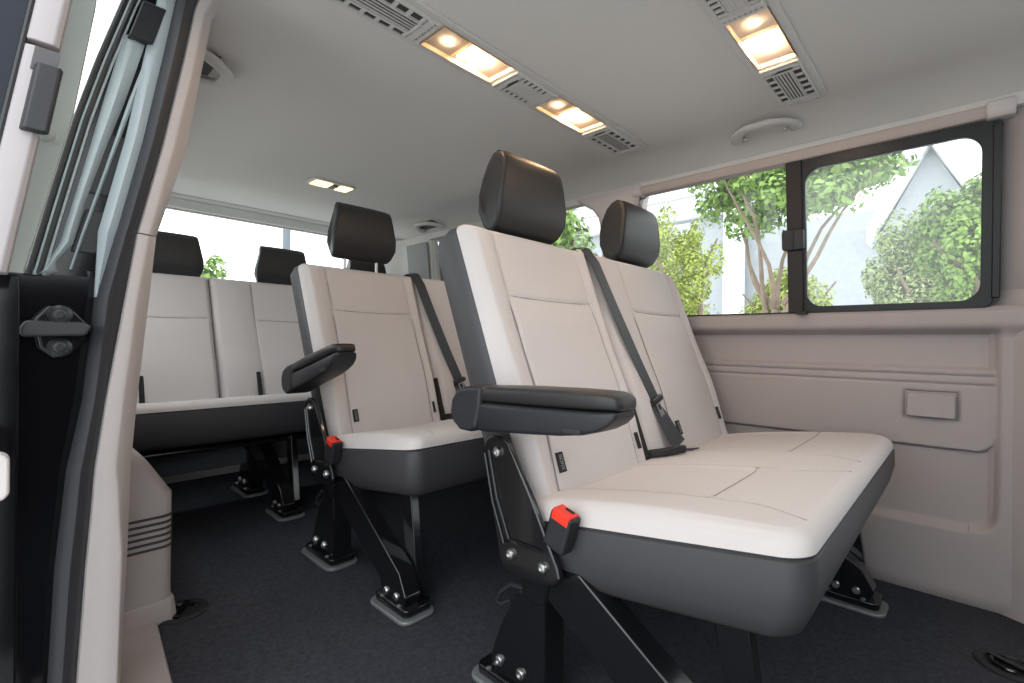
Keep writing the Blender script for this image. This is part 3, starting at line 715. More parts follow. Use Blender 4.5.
        for a, b in ((0.262, 0.052), (0.215, 0.052)):
            q = MB(); q.lathe((fx-0.040, a+yo, b*zs), (-1,0,0), [(0.010, 0), (0.010, 0.003), (0.0075, 0.006), (0, 0.006)], 14); obj('bolt', q, M['steel'], ds)
        q = MB(); q.prism([(a+yo, b*zs) for a, b in ((0.290, 0.330), (0.235, 0.330), (0.195, 0.060), (0.235, 0.060))], YZ, fx+0.012, fx+0.038)
        obj('front_strut', q, M['black_metal'], root, bevel=0.003)
        for (ya, yb_) in ((0.555, 0.775), (0.150, 0.330)):
            q = MB(); q.prism(rrect(fx-0.060, fx+0.048, ya+yo, yb_+yo, 0.028, 5), XY, 0.0, 0.012)
            fp = obj('foot_plate', q, M['plate'], root, bevel=0.005)
            q = MB(); q.prism(rrect(fx-0.046, fx+0.040, ya+0.014+yo, yb_-0.014+yo, 0.015, 4), XY, 0.012, 0.032)
            ft = obj('foot', q, M['black_metal'], root, bevel=0.004)
            for (dx, yy) in ((-0.047, ya+0.05), (-0.047, yb_-0.05)):
                q = MB(); q.lathe((fx+dx+0.006, yy+yo, 0.031), (0,0,1), [(0.006, 0), (0.006, 0.004), (0.003, 0.006), (0, 0.006)], 10); obj('bolt', q, M['steel'], ft)
    for i, fx in enumerate(feet_x): legset(fx, i == 0)
    # cross tube under the cushion
    q = MB(); q.cyl((x0+0.03, 0.56+yo, 0.262*zs), (x1-0.03, 0.56+yo, 0.262*zs), 0.016, n=14); q.cyl((x0+0.06, 0.26+yo, 0.315*zs), (x1-0.03, 0.26+yo, 0.315*zs), 0.012, n=14)
    obj('cross_tube', q, M['black_metal'], root)
    # --- armrest
    if arm:
        ax0, ax1 = x0-0.088, x0-0.012
        piv = (x0-0.05, 0.715+yo, 0.585*zs)
        Y = lambda l: 0.752+yo-l
        hub = MB(); hub.prism([(Y(l), z*zs) for l, z in ((0.008, 0.560), (0.0, 0.580), (0.004, 0.604), (0.020, 0.624), (0.050, 0.632), (0.092, 0.632), (0.088, 0.590), (0.076, 0.553), (0.058, 0.545), (0.028, 0.546))], YZ, ax0, ax1)
        ho = obj('armrest', hub, M['plastic'], root, bevel=0.008, seg=3, origin=piv)
        shell = MB(); prs = []
        for l, zt, zb_, hw in ((0.080, 0.603, 0.549, 0.034), (0.084, 0.604, 0.547, 0.0365), (0.20, 0.604, 0.554, 0.037), (0.27, 0.6045, 0.559, 0.037), (0.315, 0.605, 0.565, 0.0365), (0.345, 0.6055, 0.573, 0.036), (0.362, 0.606, 0.582, 0.0345), (0.372, 0.606, 0.591, 0.032), (0.377, 0.605, 0.598, 0.027)):
            xm = (ax0+ax1)/2; zm = (zt+zb_)/2; ring = []
            for t in lin(0, 2*PI, 25)[:-1]:
                c_, s_ = math.cos(t), math.sin(t); e = 0.32
                ring.append((xm+hw*math.copysign(abs(c_)**e, c_), Y(l), (zm+(zt-zb_)/2*math.copysign(abs(s_)**e, s_))*zs))
            prs.append(ring)
        shell.loft(prs)
        so = obj('armrest_shell', shell, M['plastic'], ho, angle=60)
        pd = MB(); prs = []
        for i, (l, zt, zb_, hw) in enumerate(((0.088, 0.626, 0.6045, 0.032), (0.092, 0.631, 0.604, 0.036), (0.11, 0.634, 0.604, 0.0375), (0.2, 0.636, 0.604, 0.038), (0.29, 0.636, 0.605, 0.038), (0.340, 0.635, 0.606, 0.037), (0.360, 0.634, 0.6065, 0.035), (0.373, 0.631, 0.6065, 0.031), (0.380, 0.626, 0.607, 0.026), (0.383, 0.620, 0.609, 0.018))):
            xm = (ax0+ax1)/2; zm = (zt+zb_)/2
            ring = []
            for t in lin(0, 2*PI, 21)[:-1]:
                c_, s_ = math.cos(t), math.sin(t)
                e = 0.45
                ring.append((xm+hw*math.copysign(abs(c_)**e, c_), Y(l), (zm+(zt-zb_)/2*math.copysign(abs(s_)**e, s_))*zs))
            prs.append(ring)
        pd.loft(prs); po = obj('armrest_pad', pd, M['armpad'], ho, angle=60)
        bt = MB(); bt.prism(rrect(Y(0.318), Y(0.284), 0.5665*zs, 0.576*zs, 0.002, 3), YZ, ax0+0.006, ax0-0.0005)
        obj('armrest_button', bt, M['rubber'], ho, bevel=0.0015)
        stq = MB(); stq.tube([(ax0+0.004, Y(l), 0.629*zs) for l in lin(0.10, 0.35, 20)], 0.0009, 5); obj('stitch_line', stq, M['charcoal'], ho)
        ho.rotation_euler = (arm_tilt, 0, 0)
    # --- near side buckle with red button
    if belts:
        ax = Vector((0, -0.30, 1)).normalized(); ay = Vector((0, 1, 0.30)).normalized()
        c = Vector((x0-0.022, 0.517+yo, 0.388*zs))
        q = MB(); q.obox(c, (1,0,0), ay, ax, 0.0165, 0.024, 0.036)
        bo = obj('buckle', q, M['plastic'], root, bevel=0.007, seg=3)
        q = MB(); q.obox(c+ax*0.0355+Vector((-0.003,0,0)), (1,0,0), ay, ax, 0.0135, 0.019, 0.0035); q.obox(c+ax*0.028+Vector((-0.0165,0,0)), (1,0,0), ay, ax, 0.0015, 0.018, 0.0085)
        obj('release_button', q, M['red'], bo, bevel=0.002)
        q = MB(); q.obox(c+ax*0.0395+Vector((0.003,0,0))-ay*0.004, (1,0,0), ay, ax, 0.003, 0.009, 0.0008)
        obj('tongue_slot', q, M['tag'], bo)
        # shoulder belt lying over the backrest gap
        sx0 = sections[0]['x'][1]
        pts = []
        path = [(sx0+0.000, 0.619, -0.085), (sx0+0.000, 0.628, -0.05), (sx0+0.000, 0.624, -0.018), (sx0+0.001, 0.609, 0.004), (sx0+0.012, 0.56, 0.016), (sx0+0.038, 0.42, 0.018), (sx0+0.072, 0.26, 0.020), (sx0+0.100, 0.145, 0.022)]
        hw = 0.023
        def ribbon(path, hw, name, parent, th=0.0016, tw=None):
            mb = MB(); rings = []
            for i, p in enumerate(path):
                w_ = hw if tw is None else tw[i]
                a = Vector(PB(p[0]-w_, p[1]-(w_*0.25), p[2])); b = Vector(PB(p[0]+w_, p[1]+w_*0.25, p[2])); nn = Vector((0, -cT, sT))*th
                rings.append([a, b, b+nn, a+nn])
            mb.loft(rings); return obj(name, mb, M['web'], parent)
        sb = ribbon(path, hw, 'seat_belt', root)
        q = MB()
        c = Vector(PB(sx0+0.102, 0.138, 0.026)); ux = (Vector(PB(1, 0.25, 0))-Vector(PB(0, 0, 0))).normalized(); un = Vector((0, -cT, sT)); us_ = ux.cross(un).normalized()
        q.obox(c, ux, us_, un, 0.031, 0.009, 0.008)
        obj('tongue_grip', q, M['plastic'], sb, bevel=0.005, seg=3)
        q = MB(); c2 = c+Vector(PB(0.006, -0.028, 0.0))-Vector(PB(0, 0, 0))
        for (o1, o2, h1, h2) in ((-0.010, 0, 0.0025, 0.020), (0.010, 0, 0.0025, 0.020), (0, -0.018, 0.0125, 0.003), (0, 0.010, 0.0125, 0.008)):
            q.obox(c2+ux*o1+us_*o2, ux, us_, un, h1, h2, 0.0012)
        obj('tongue', q, M['steel'], sb, bevel=0.0005)
        ribbon([(sx0+0.092, 0.140, 0.018), (sx0+0.108, 0.085, 0.026), (sx0+0.120, 0.030, 0.034), (sx0+0.126, 0.004, 0.040)], 0.03, 'lap_belt', root, tw=[0.022, 0.030, 0.036, 0.037])
        # buckle strap lying on the cushion between the seats
        sc0 = 0.055
        q = MB()
        def PCn(x, s, n): return PC(x, s, cprof(x, s)+n)
        rings = []
        for (xx, s, n, h) in ((sx0+0.020, 0.050, 0.012, 0.012), (sx0+0.045, 0.085, 0.012, 0.014), (sx0+0.07, 0.105, 0.014, 0.017), (sx0+0.090, 0.112, 0.012, 0.015)):
            rings.append([PCn(xx-0.010, s-h, n-0.010), PCn(xx-0.010, s+h, n-0.010), PCn(xx-0.010, s+h, n+0.012), PCn(xx-0.010, s-h, n+0.012)])
        q.loft(rings); obj('buckle', q, M['plastic'], root, bevel=0.006, seg=3)
        q = MB(); rings = [[PCn(xx, s-0.016, n), PCn(xx, s+0.016, n), PCn(xx, s+0.016, n+0.003), PCn(xx, s-0.016, n+0.003)] for xx, s, n in ((sx0+0.10, 0.082, 0.004), (sx0+0.145, 0.090, 0.004), (sx0+0.185, 0.100, 0.004))]
        q.loft(rings); obj('belt_end', q, M['web'], root)
        # dark slot strip beside the belt
    for (xs_, s_a, s_b) in ([(sections[0]['x'][1]+0.004, -0.03, 0.16)] if belts else []):
        q = MB(); q.loft([[PB(xs_-0.006-0.010*sst(0.16, -0.03, s), s, 0.006), PB(xs_+0.006, s, 0.006), PB(xs_+0.006, s, -0.02), PB(xs_-0.006-0.010*sst(0.16, -0.03, s), s, -0.02)] for s in lin(s_a, s_b, 10)])
        obj('belt_slot', q, M['tag'], root)
    # belt guide on top of the backrest
    if belts:
        q = MB(); sx0 = sections[0]['x'][1]
        q.loft([[PB(x, s1-0.013+h, n) for h, n in ((0.0, -0.10), (0.022, -0.085), (0.026, -0.05), (0.018, -0.03), (0.0, -0.03))] for x in (sx0-0.055, sx0-0.045, sx0+0.04, sx0+0.05)])
        obj('belt_guide', q, M['plastic'], root, bevel=0.004)
    return root

secA = {'x': (0.70, 1.170), 'seams': (0.790, 1.118), 'h': (0.425,), 'head': 0.956, 'tags': ((0.804, 0.045, 0.016), (1.128, 0.045, 0.006)), 'rl': 0.022, 'rr': 0.012, 'taper': 0.024}
secB = {'x': (1.174, 1.752), 'seams': (1.345, 1.690), 'h': (0.418,), 'head': 1.525, 'tags': ((1.372, 0.048, 0.014), (1.698, 0.06, 0.006)), 'rl': 0.012, 'rr': 0.085}
make_bench(0.0, [secA, secB], 0.70, 1.705, 'large beige and charcoal bench seat in the foreground with level armrest', arm=True, arm_tilt=-0.03, row='front')
make_bench(0.86, [secA, secB], 0.70, 1.705, 'middle beige and charcoal bench seat with raised armrest, behind the foreground bench', arm=True, arm_tilt=-0.24, head_lift=0.034, row='middle')

# rear bench, three seats, no armrest
k = 1.0
r1 = {'x': (0.22, 0.665), 'seams': (0.30, 0.655), 'h': (0.425,), 'head': 0.508, 'tags': (), 'rl': 0.05, 'rr': 0.004}
r2 = {'x': (0.667, 1.215), 'seams': (0.845, 1.19), 'h': (0.425,), 'head': 1.005, 'tags': (), 'rl': 0.004, 'rr': 0.004}
r3 = {'x': (1.217, 1.72), 'seams': (1.26, 1.64), 'h': (0.425,), 'head': 1.50, 'tags': (), 'rl': 0.004, 'rr': 0.05}
rb = make_bench(1.79, [r1, r2, r3], 0.22, 1.72, 'three-seat beige rear bench below the tailgate window', arm=False, s1=0.652, head_lift=0.012, feet_x=(0.80, 1.60), row='rear', belts=False, zs=0.985, dz=0.035)

# dark belt slots low in the rear backrest
for xs_ in (0.378, 0.826):
    q = MB(); rg = []
    for s_ in lin(0.005, 0.155, 8):
        y_, z_ = 0.617+1.79+s_*sT-0.022*cT, (0.42+s_*cT+0.022*sT)*0.985
        rg.append([(xs_-0.009, y_, z_), (xs_+0.009, y_, z_), (xs_+0.009, y_+0.02, z_-0.004), (xs_-0.009, y_+0.02, z_-0.004)])
    q.loft(rg); obj('belt_slot', q, M['tag'], rb, bevel=0.003)
# panel below the rear bench
q = MB(); q.box(0.30, 1.66, 2.405, 2.43, 0.145, 0.232)
obj('cross_beam', q, M['beam'], rb, bevel=0.006)

# unseen cabin front behind the camera, added to cut light from ahead
q = MB(); q.box(0.10, 1.90, -1.02, -0.95, -0.05, 0.98); q.box(0.10, 0.24, -1.02, -0.95, 0.98, 1.40); q.box(1.66, 1.90, -1.02, -0.95, 0.98, 1.40)
struct('wall_front', q, M['charcoal'], 'unseen dark wall added to cut front light, standing for the front row seat backs', 'wall', bevel=0.01)
q = MB(); q.loft([[(-0.02+max(0, z-0.82)*0.25, -1.0, z), (-0.02+max(0, z-0.82)*0.25, -0.36, z), (0.16+max(0, z-0.82)*0.25, -0.42, z), (0.16+max(0, z-0.82)*0.25, -1.0, z)] for z in (-0.4, 0.4, 0.82, 1.1, 1.40)])
struct('trim_12', q, M['paint'], 'unseen black front door pillar added at the other end of the door opening to darken the jamb reflection', 'pillar', bevel=0.01)  # out of view, put in so the glossy jamb reflects something dark

# ------------------------------------------------------------------ roof: consoles, lamps, handles
def console(y0, y1, label, lit=(True, True)):
    x0, x1 = 0.385, 1.560
    zb = lambda x: 1.4175
    r = thing('overhead_console', (XC, (y0+y1)/2, 1.40), label, 'overhead console', 'roof vent and lamp strips')
    ym = (y0+y1)/2; hw = (y1-y0)/2
    T = 0.006
    # housing built as bars round the lamp openings
    lamps = ((0.660, 0.882), (1.070, 1.296))
    plates = []
    bars = [(x0, 0.655), (0.886, 1.066), (1.300, x1)]
    for a, b in bars:
        hz = MB(); hz.prism(rrect(a, b, y0+0.012, y1-0.012, 0.004, 3), lambda p, q_, d: (p, q_, zb(p)+d), -0.008, 0.004); plates.append(hz)
    ob = rrect(x0-0.006, x1+0.006, y0-0.004, y1+0.004, 0.012, 4); ib = rrect(x0+0.001, x1-0.001, y0+0.013, y1-0.013, 0.006, 4)
    ho = obj('housing', frame_ring(ob, ib, -T, 0.002, lambda a, b, d: (a, b, zb(a)+d)), M['console'], r, bevel=0.002)
    [obj('face_plate', hz, M['console'], ho, bevel=0.002) for hz in plates]
    # lamps
    for a, b in lamps:
        ya, yb_ = y0+0.015, y1-0.015
        z = zb((a+b)/2)
        lm = MB()
        lm.add([(a, ya, z-0.007), (b, ya, z-0.007), (b, yb_, z-0.007), (a, yb_, z-0.007), (a+0.006, ya+0.005, z+0.022), (b-0.006, ya+0.005, z+0.022), (b-0.006, yb_-0.005, z+0.022), (a+0.006, yb_-0.005, z+0.022)],
               [(4,5,6,7), (0,1,5,4), (1,2,6,5), (2,3,7,6), (3,0,4,7)])
        lp_ = obj('reading_lamp', lm, M['reflector'], r, recalc=False)
        # spot light at the inner end (towards lower x)
        q = MB(); q.prism(rrect(a+0.018, a+0.078, ya+0.012, yb_-0.022, 0.004, 3), XY, z+0.0215, z+0.012); obj('spot_bezel', q, M['chrome'], lp_, bevel=0.002)
        q = MB(); q.lathe((a+0.046, (ya+yb_)/2+0.004, z+0.0115), (0,0,-1), [(0.023, 0), (0.021, 0.006), (0.013, 0.009), (0, 0.010)], 22); obj('spot_lens', q, M['spot'], lp_)
        # festoon bulb
        q = MB(); q.lathe((a+0.105, (ya+yb_)/2, z+0.006), (0,1,0), [(0.0, -0.030), (0.010, -0.030), (0.014, -0.018), (0.015, 0.0), (0.014, 0.018), (0.010, 0.030), (0.0, 0.030)], 16); obj('bulb', q, M['bulb'], lp_)
        q = MB(); q.obox((b-0.030, (ya+yb_)/2-0.002, z+0.016), (1,0,-0.35), (0,1,0), (0.35,0,1), 0.014, 0.032, 0.0015); obj('bulb', q, M['spot'], lp_)
        q = MB(); q.obox((a+0.086, (ya+yb_)/2, z+0.008), (1,0,0), (0,1,0), (0,0,1), 0.0015, (yb_-ya)/2-0.006, 0.012); obj('baffle', q, M['reflector'], lp_)
        q = MB(); q.add([(a, ya-0.003, z-0.008), (a, yb_+0.003, z-0.008), (b, yb_+0.003, z-0.008), (b, ya-0.003, z-0.008)], [(0,1,2,3)]); obj('lens', q, M['lens'], lp_, recalc=False)
        for lx, e in ((a+0.150, LAMP_W), (a+0.046, LAMP_W*0.10)):
            ld = bpy.data.lights.new('lamp_light', 'POINT'); ld.shadow_soft_size = 0.006; ld.energy = e; ld.color = (1.0, 0.68, 0.42)
            lo = bpy.data.objects.new('lamp_light', ld); C.objects.link(lo); lo.parent = lp_
            lo.location = Vector((lx, (ya+yb_)/2, z-0.001)) - r.location
    # vents
    def vent(a, b, closed=False):
        ya, yb_ = y0+0.016, y1-0.016; z = zb((a+b)/2)-0.0085
        q = MB(); q.prism(rrect(a+0.010, b-0.008, ya+0.002, yb_-0.002, 0.004, 3), XY, z+0.0005, z-0.0015)
        v = obj('air_vent', q, M['dark_slot'], r)
        wa, wb = a+0.042, b-0.040
        # centre louvres run along x
        if closed:
            q = MB(); q.box(wa, wb, ya+0.022, yb_-0.022, z-0.006, z); obj('louvre', q, M['console'], v, bevel=0.0015)
            for k_ in range(5):
                yy = ya+0.026+(yb_-ya-0.052)*k_/4
                q = MB(); q.box(wa+0.004, wb-0.004, yy-0.0008, yy+0.0008, z-0.0072, z-0.006); obj('louvre', q, M['console'], v)
        else:
            for k_ in range(5):
                yy = ya+0.026+(yb_-ya-0.052)*k_/4
                q = MB(); q.obox(((wa+wb)/2, yy, z-0.003), (1,0,0), (0,1,0.2), (0,-0.2,1), (wb-wa)/2, 0.0021, 0.0009); obj('louvre', q, M['console'], v)
        # side fins
        for k_ in range(6):
            xx = wa+(wb-wa)*k_/5
            for (yc, hh) in ((ya+0.011, 0.0095), (yb_-0.011, 0.0095)):
                q = MB(); q.box(xx-0.004, xx+0.004, yc-hh, yc+hh, z-0.006, z); obj('fin', q, M['console'], v, bevel=0.001)
        # frame round the louvres and end band
        q = frame_ring(rrect(wa-0.004, wb+0.004, ya+0.019, yb_-0.019, 0.003, 3), rrect(wa, wb, ya+0.0215, yb_-0.0215, 0.002, 3), z-0.0075, z, lambda p, q_, d: (p, q_, d)); obj('louvre_frame', q, M['console'], v)
        q = frame_ring(rrect(a+0.004, b-0.002, ya-0.004, yb_+0.004, 0.006, 3), rrect(a+0.012, b-0.010, ya+0.001, yb_-0.001, 0.004, 3), z-0.005, z+0.003, lambda p, q_, d: (p, q_, d)); obj('vent_frame', q, M['console'], v, bevel=0.0015)
        for xe in (a+0.024, b-0.024):
            q = MB(); q.box(xe-0.008, xe+0.008, ya, yb_, z-0.006, z) ; obj('end_band', q, M['console'], v, bevel=0.002)
        for k_ in range(7):
            yy = ya+0.010+(yb_-ya-0.02)*k_/6
            q = MB(); q.box(b-0.016, b-0.008, yy-0.0022, yy+0.0022, z-0.005, z); obj('fin', q, M['console'], v)
        q = MB(); q.prism([(a+0.026, ym-0.028), (a+0.032, ym-0.026), (a+0.034, ym+0.024), (a+0.024, ym+0.004)], XY, z-0.0065, z-0.0055); obj('thumb_wheel', q, M['dark_slot'], v)
    vent(0.395, 0.650); vent(0.888, 1.064, closed=True); vent(1.302, 1.552)
    return r
LAMP_W = 1.8
console(0.825, 0.945, 'long grey roof strip of vents and two lit lamps above the middle bench')
console(0.288, 0.402, 'grey roof strip with lit lamp and vent above the sliding window')

# rear dome lamp
dm = thing('dome_lamp', (1.0, 2.08, 1.41), 'small lit dome lamp at the rear of the headliner', 'dome lamp')
q = MB(); q.prism(rrect(0.905, 1.105, 2.035, 2.135, 0.02, 5), XY, 1.424, 1.412); obj('bezel', q, M['console'], dm, bevel=0.003)
q = MB(); q.prism(rrect(0.918, 0.998, 2.045, 2.125, 0.01, 4), XY, 1.413, 1.409); obj('lens', q, M['spot'], dm, bevel=0.002)
q = MB(); q.prism(rrect(1.030, 1.092, 2.045, 2.125, 0.01, 4), XY, 1.413, 1.409); obj('lens', q, M['spot'], dm, bevel=0.002)
q = MB(); q.prism(rrect(1.002, 1.026, 2.06, 2.11, 0.004, 3), XY, 1.413, 1.406); obj('switch', q, M['plastic'], dm, bevel=0.002)

def handle(x, y0, y1, tilt, label, m=None, pocket=False):
    """curved grab handle hanging from the roof edge; tilt leans the bow toward the cabin"""
    m = m or M['console']
    r = thing('grab_handle', (x, (y0+y1)/2, zc(x)), label, 'grab handle', 'roof grab handles')
    z0 = zc(x)
    q = MB(); path = []
    N = 26
    for i in range(N):
        t = i/(N-1); y = y0+(y1-y0)*t
        bow = min(1.0, 1.08*math.sin(PI*t)**0.55) if 0 < t < 1 else 0
        xx = x+tilt*0.085*bow
        path.append((xx, y, zc(xx)-0.012-0.014*bow))
    # flat oval section
    rings = []
    for i, p in enumerate(path):
        t = i/(N-1); w = 0.019 if 0.15 < t < 0.85 else 0.019+0.010*abs(t-0.5)
        d = Vector(path[min(N-1, i+1)])-Vector(path[max(0, i-1)]); d.normalize()
        b = Vector((0, 0, 1)); a = d.cross(b).normalized(); b = a.cross(d)
        rings.append([Vector(p)+a*w*0.8*math.cos(u)+b*0.010*math.sin(u) for u in lin(0, 2*PI, 15)[:-1]])
    q.loft(rings); obj('grip', q, m, r, angle=60)
    if pocket:
        xa, xb = sorted((x-tilt*0.005, x+tilt*0.062)); q = MB(); q.grid(lin(xa, xb, 6), lin(y0+0.012, y1-0.012, 6), lambda a, b: (a, b, zc(a)-0.003)); q.grid(lin(xa, xb, 6), lin(y0+0.012, y1-0.012, 6), lambda a, b: (a, b, zc(a)+0.001)); obj('pocket', q, M['dark_grey'], r)
    for yy in (y0+0.006, y1-0.006):
        q = MB(); q.prism(rrect(x-0.020, x+0.020, yy-0.016, yy+0.016, 0.010, 4), XY, z0+0.006, z0-0.016); obj('mount', q, m, r, bevel=0.005)
        q = MB(); q.lathe((x+tilt*0.012, yy+(0.022 if yy < (y0+y1)/2 else -0.022), z0-0.014), (0,0,-1), [(0.008, 0), (0.008, 0.004), (0.004, 0.006), (0, 0.006)], 12); obj('screw_cap', q, M['pillar'], r)
    return r
handle(1.670, 0.385, 0.560, -1.0, 'pale grab handle on the roof edge above the sliding window')
handle(1.715, 2.19, 2.38, -1.0, 'small pale grab handle on the roof above the rear corner', pocket=True)
handle(0.300, 1.33, 1.48, 1.0, 'pale grab handle on the headliner next to the door pillar', pocket=True)

# ------------------------------------------------------------------ outside
gr = MB(); gr.box(-60, 60, -60, 60, -0.60, -0.50)
struct('ground', gr, M['asphalt'], 'pale paving outside the van', 'ground')

def foliage(center, radii, n, size, seed, blobs=10, br0=(0.28, 0.5)):
    rnd = random.Random(seed); mb = MB()
    cs = []
    for b in range(blobs):
        while True:
            p = Vector((rnd.uniform(-1,1), rnd.uniform(-1,1), rnd.uniform(-1,1)))
            if p.length <= 1: break
        cs.append((Vector((center[0]+p.x*radii[0]*0.72, center[1]+p.y*radii[1]*0.72, center[2]+p.z*radii[2]*0.72)), rnd.uniform(*br0)))
    for i in range(n):
        c, br = cs[i % blobs]
        d = Vector((rnd.gauss(0,1), rnd.gauss(0,1), rnd.gauss(0,1))).normalized()
        rr = br*(0.55+0.45*rnd.random())
        p = c+Vector((d.x*radii[0]*rr, d.y*radii[1]*rr, d.z*radii[2]*rr))
        nrm = (d+Vector((rnd.uniform(-.7,.7), rnd.uniform(-.7,.7), rnd.uniform(-.2,.9)))).normalized()
        a = nrm.cross(Vector((rnd.uniform(-1,1), rnd.uniform(-1,1), rnd.uniform(-1,1)))).normalized(); b = nrm.cross(a)
        s = size*rnd.uniform(0.6, 1.3)
        mb.add([p-a*s, p+b*s*0.55+nrm*s*0.12, p+a*s, p-b*s*0.55+nrm*s*0.12], [(0,1,2,3)])
    return mb
def tree(x, y, label, m, center, radii, n, size, seed, trunk_r=0.09, blobs=12, branches=5, group='trees outside the far side', wander=0.0, br0=(0.28, 0.5)):
    t = thing('tree', (x, y, -0.5), label, 'tree', group)
    obj('foliage', foliage(center, radii, n, size, seed, blobs, br0), M[m], t, recalc=False)
    rnd = random.Random(seed+99)
    q = MB(); base = Vector((x, y, -0.5)); top = Vector((center[0], center[1], center[2]))
    fork = base.lerp(top, 0.55)+Vector((0, rnd.uniform(-.1,.1), 0))
    q.tube([base, base.lerp(fork, 0.5)+Vector((0, wander*0.3, 0)), fork], [trunk_r, trunk_r*0.8, trunk_r*0.65], 9)
    for b in range(branches):
        ang = 2*PI*b/branches+rnd.random(); e = Vector((center[0]+radii[0]*0.75*math.cos(ang), center[1]+radii[1]*0.8*math.sin(ang), center[2]+radii[2]*rnd.uniform(0.0, 0.7)))
        pts = []; 
        for k_ in range(7):
            f = k_/6; p = fork.lerp(e, f); w = 0.10*math.sin(f*PI*1.7+b)
            pts.append(p+Vector((w*0.4, w, w*0.5*(1 if b % 2 else -1))))
        q.tube(pts, [trunk_r*0.6*(1-0.75*k_/6) for k_ in range(7)], 7)
    obj('trunk', q, M['bark'], t)
    return t
# seen through the sliding window
tree(6.9, 3.10, 'feathery yellow green tree at the left of the sliding window', 'leafA', (6.9, 3.2, 1.65), (0.75, 0.90, 1.50), 13000, 0.030, 3, blobs=60, br0=(0.14, 0.26))
tree(5.2, 1.30, 'spreading broadleaf tree with bare crooked branches behind the window divider', 'leafB', (5.2, 1.28, 2.35), (0.8, 1.12, 0.68), 12000, 0.036, 5, trunk_r=0.04, blobs=52, branches=7, wander=0.5, br0=(0.16, 0.30))
tree(5.4, 0.10, 'dense round green tree at the right end of the sliding window', 'leafB', (5.4, -0.02, 1.55), (0.6, 0.42, 0.74), 15000, 0.026, 9, blobs=50, br0=(0.2, 0.36))
tree(9.3, 0.80, 'pale olive shrub tree left of the dense round tree', 'leafD', (9.3, 0.66, 1.75), (0.6, 0.60, 1.15), 12000, 0.034, 12, blobs=50, br0=(0.18, 0.34))
tree(8.6, 2.15, 'low bright yellow green bush under the spreading tree', 'leafA', (8.6, 2.10, 1.15), (0.7, 0.85, 0.95), 14000, 0.034, 15, blobs=50, br0=(0.18, 0.32))
# rear quarter window
tree(6.0, 5.0, 'bright leafy tree seen through the rear quarter window', 'leafB', (6.0, 5.0, 2.0), (0.8, 0.95, 1.4), 11000, 0.050, 21, blobs=24)
# behind the tailgate
tree(2.22, 9.0, 'small leafy tree seen through the tailgate window', 'leafB', (2.22, 9.0, 1.55), (0.35, 0.30, 0.72), 900, 0.075, 25, blobs=10, trunk_r=0.05, group='trees behind the tailgate')
tree(3.0, 11.0, 'distant low tree behind the tailgate between the rear headrests', 'leafD', (3.35, 11.0, 1.35), (0.5, 0.45, 0.55), 700, 0.06, 28, blobs=8, trunk_r=0.05, group='trees behind the tailgate')
lpn = thing('street_lamp', (3.50, 9.0, -0.5), 'grey street lamp post seen through the tailgate window', 'street lamp')
q = MB(); q.cyl((3.50, 9.0, -0.5), (3.50, 9.0, 5.5), 0.075, 0.06, 14); obj('pole', q, M['pole'], lpn)
q = MB(); q.tube([(3.50, 9.0, 5.45), (3.5, 8.8, 5.7), (3.5, 8.3, 5.8)], 0.035, 8); obj('arm', q, M['pole'], lpn)
q = MB(); q.obox((3.5, 8.2, 5.8), (1,0,0), (0,1,0), (0,0,1), 0.12, 0.3, 0.05); obj('lamp_head', q, M['white'], lpn, bevel=0.03)

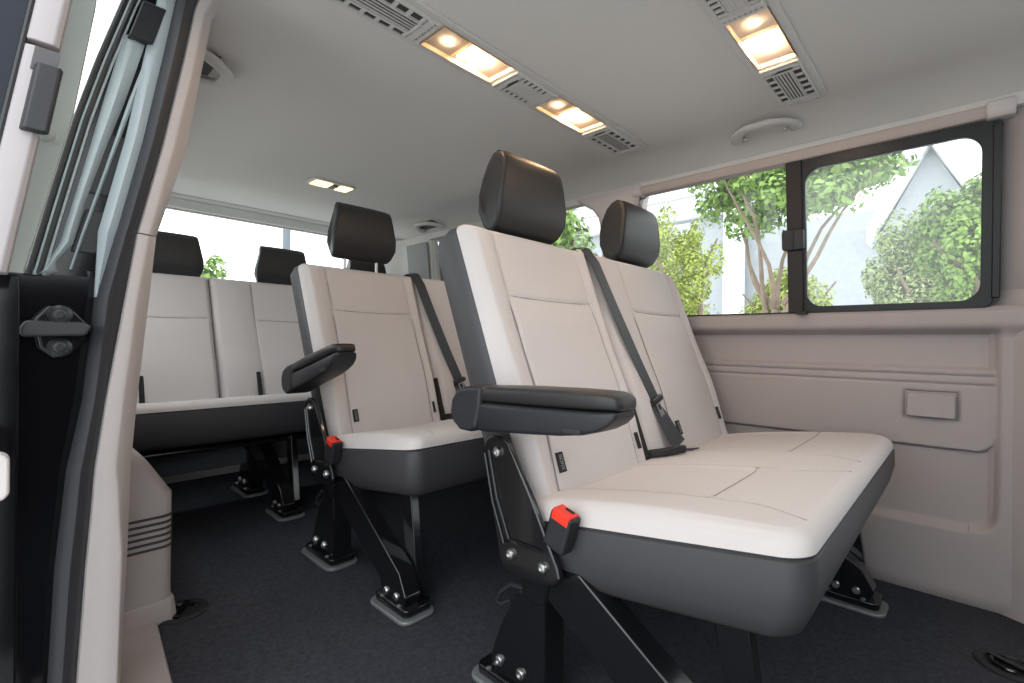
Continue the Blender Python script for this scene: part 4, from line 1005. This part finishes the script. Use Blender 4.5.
bd = thing('building', (14.5, 3.0, -0.5), 'grey house with white eaves and gable beyond the trees', 'building')
q = MB(); q.box(14.0, 20.0, 4.75, 14.0, -0.5, 4.6); q.box(14.4, 20, -6.0, 4.75, -0.5, 4.0); obj('wall', q, M['bldg'], bd)
q = MB(); q.box(13.6, 20.2, 4.9, 14.2, 4.6, 4.95); q.box(13.75, 20.1, 4.9, 14.1, 4.4, 4.6); obj('eaves', q, M['white'], bd)
q = MB(); q.prism([(13.5, 4.95), (20.3, 4.95), (16.9, 6.9)], XZ, 4.8, 14.3); obj('roof', q, M['roof'], bd)
q = MB(); q.box(13.7, 14.1, 4.50, 4.95, -0.5, 4.6); obj('corner_column', q, M['white'], bd)
q = MB(); q.box(13.95, 14.02, 6.0, 6.85, 4.0, 4.3); wn = obj('window_frame', q, M['white'], bd)
q = MB(); q.box(13.93, 13.96, 6.06, 6.79, 4.05, 4.25); obj('window_pane', q, mat('dull_pane', (0.5, 0.53, 0.56), 0.2), wn)
# low white gabled front
q = MB(); q.prism([(1.5, 3.3), (-0.26, 3.3), (0.62, 5.10)], YZ, 14.0, 14.5); obj('gable', q, M['bldg'], bd)
q = MB()
q.prism([(1.7, 3.05), (1.7, 3.45), (0.62, 5.50), (0.62, 5.10)], YZ, 13.6, 14.6); q.prism([(-0.46, 3.05), (-0.46, 3.45), (0.62, 5.50), (0.62, 5.10)], YZ, 13.6, 14.6)
obj('gable_trim', q, M['white'], bd)
q = MB(); q.prism([(1.6, 3.1), (-0.36, 3.1), (0.62, 5.2)], YZ, 14.5, 20); obj('roof', q, M['roof'], bd)

# ------------------------------------------------------------------ light
w = bpy.data.worlds.new('world'); scene.world = w; w.use_nodes = True
nt = w.node_tree; bg = nt.nodes['Background']
bg.inputs['Strength'].default_value = 3.0
tc = nt.nodes.new('ShaderNodeTexCoord'); sp_ = nt.nodes.new('ShaderNodeSeparateXYZ'); cr = nt.nodes.new('ShaderNodeValToRGB')
nt.links.new(tc.outputs['Generated'], sp_.inputs[0]); nt.links.new(sp_.outputs['Z'], cr.inputs['Fac'])
cr.color_ramp.elements[0].position = 0.0; cr.color_ramp.elements[0].color = (0.90, 0.95, 0.985, 1)
cr.color_ramp.elements[1].position = 1.0; cr.color_ramp.elements[1].color = (0.92, 0.97, 1.0, 1)
nt.links.new(cr.outputs['Color'], bg.inputs['Color'])

vs = scene.view_settings
vs.view_transform = 'Standard'; vs.look = 'None'; vs.gamma = 1.0; vs.use_curve_mapping = False
vs.exposure = 0.15
cy = scene.cycles
cy.max_bounces = 10; cy.diffuse_bounces = 6; cy.glossy_bounces = 4; cy.transparent_max_bounces = 16
cy.use_denoising = True; cy.sample_clamp_indirect = 6.0
cy.caustics_reflective = False; cy.caustics_refractive = False
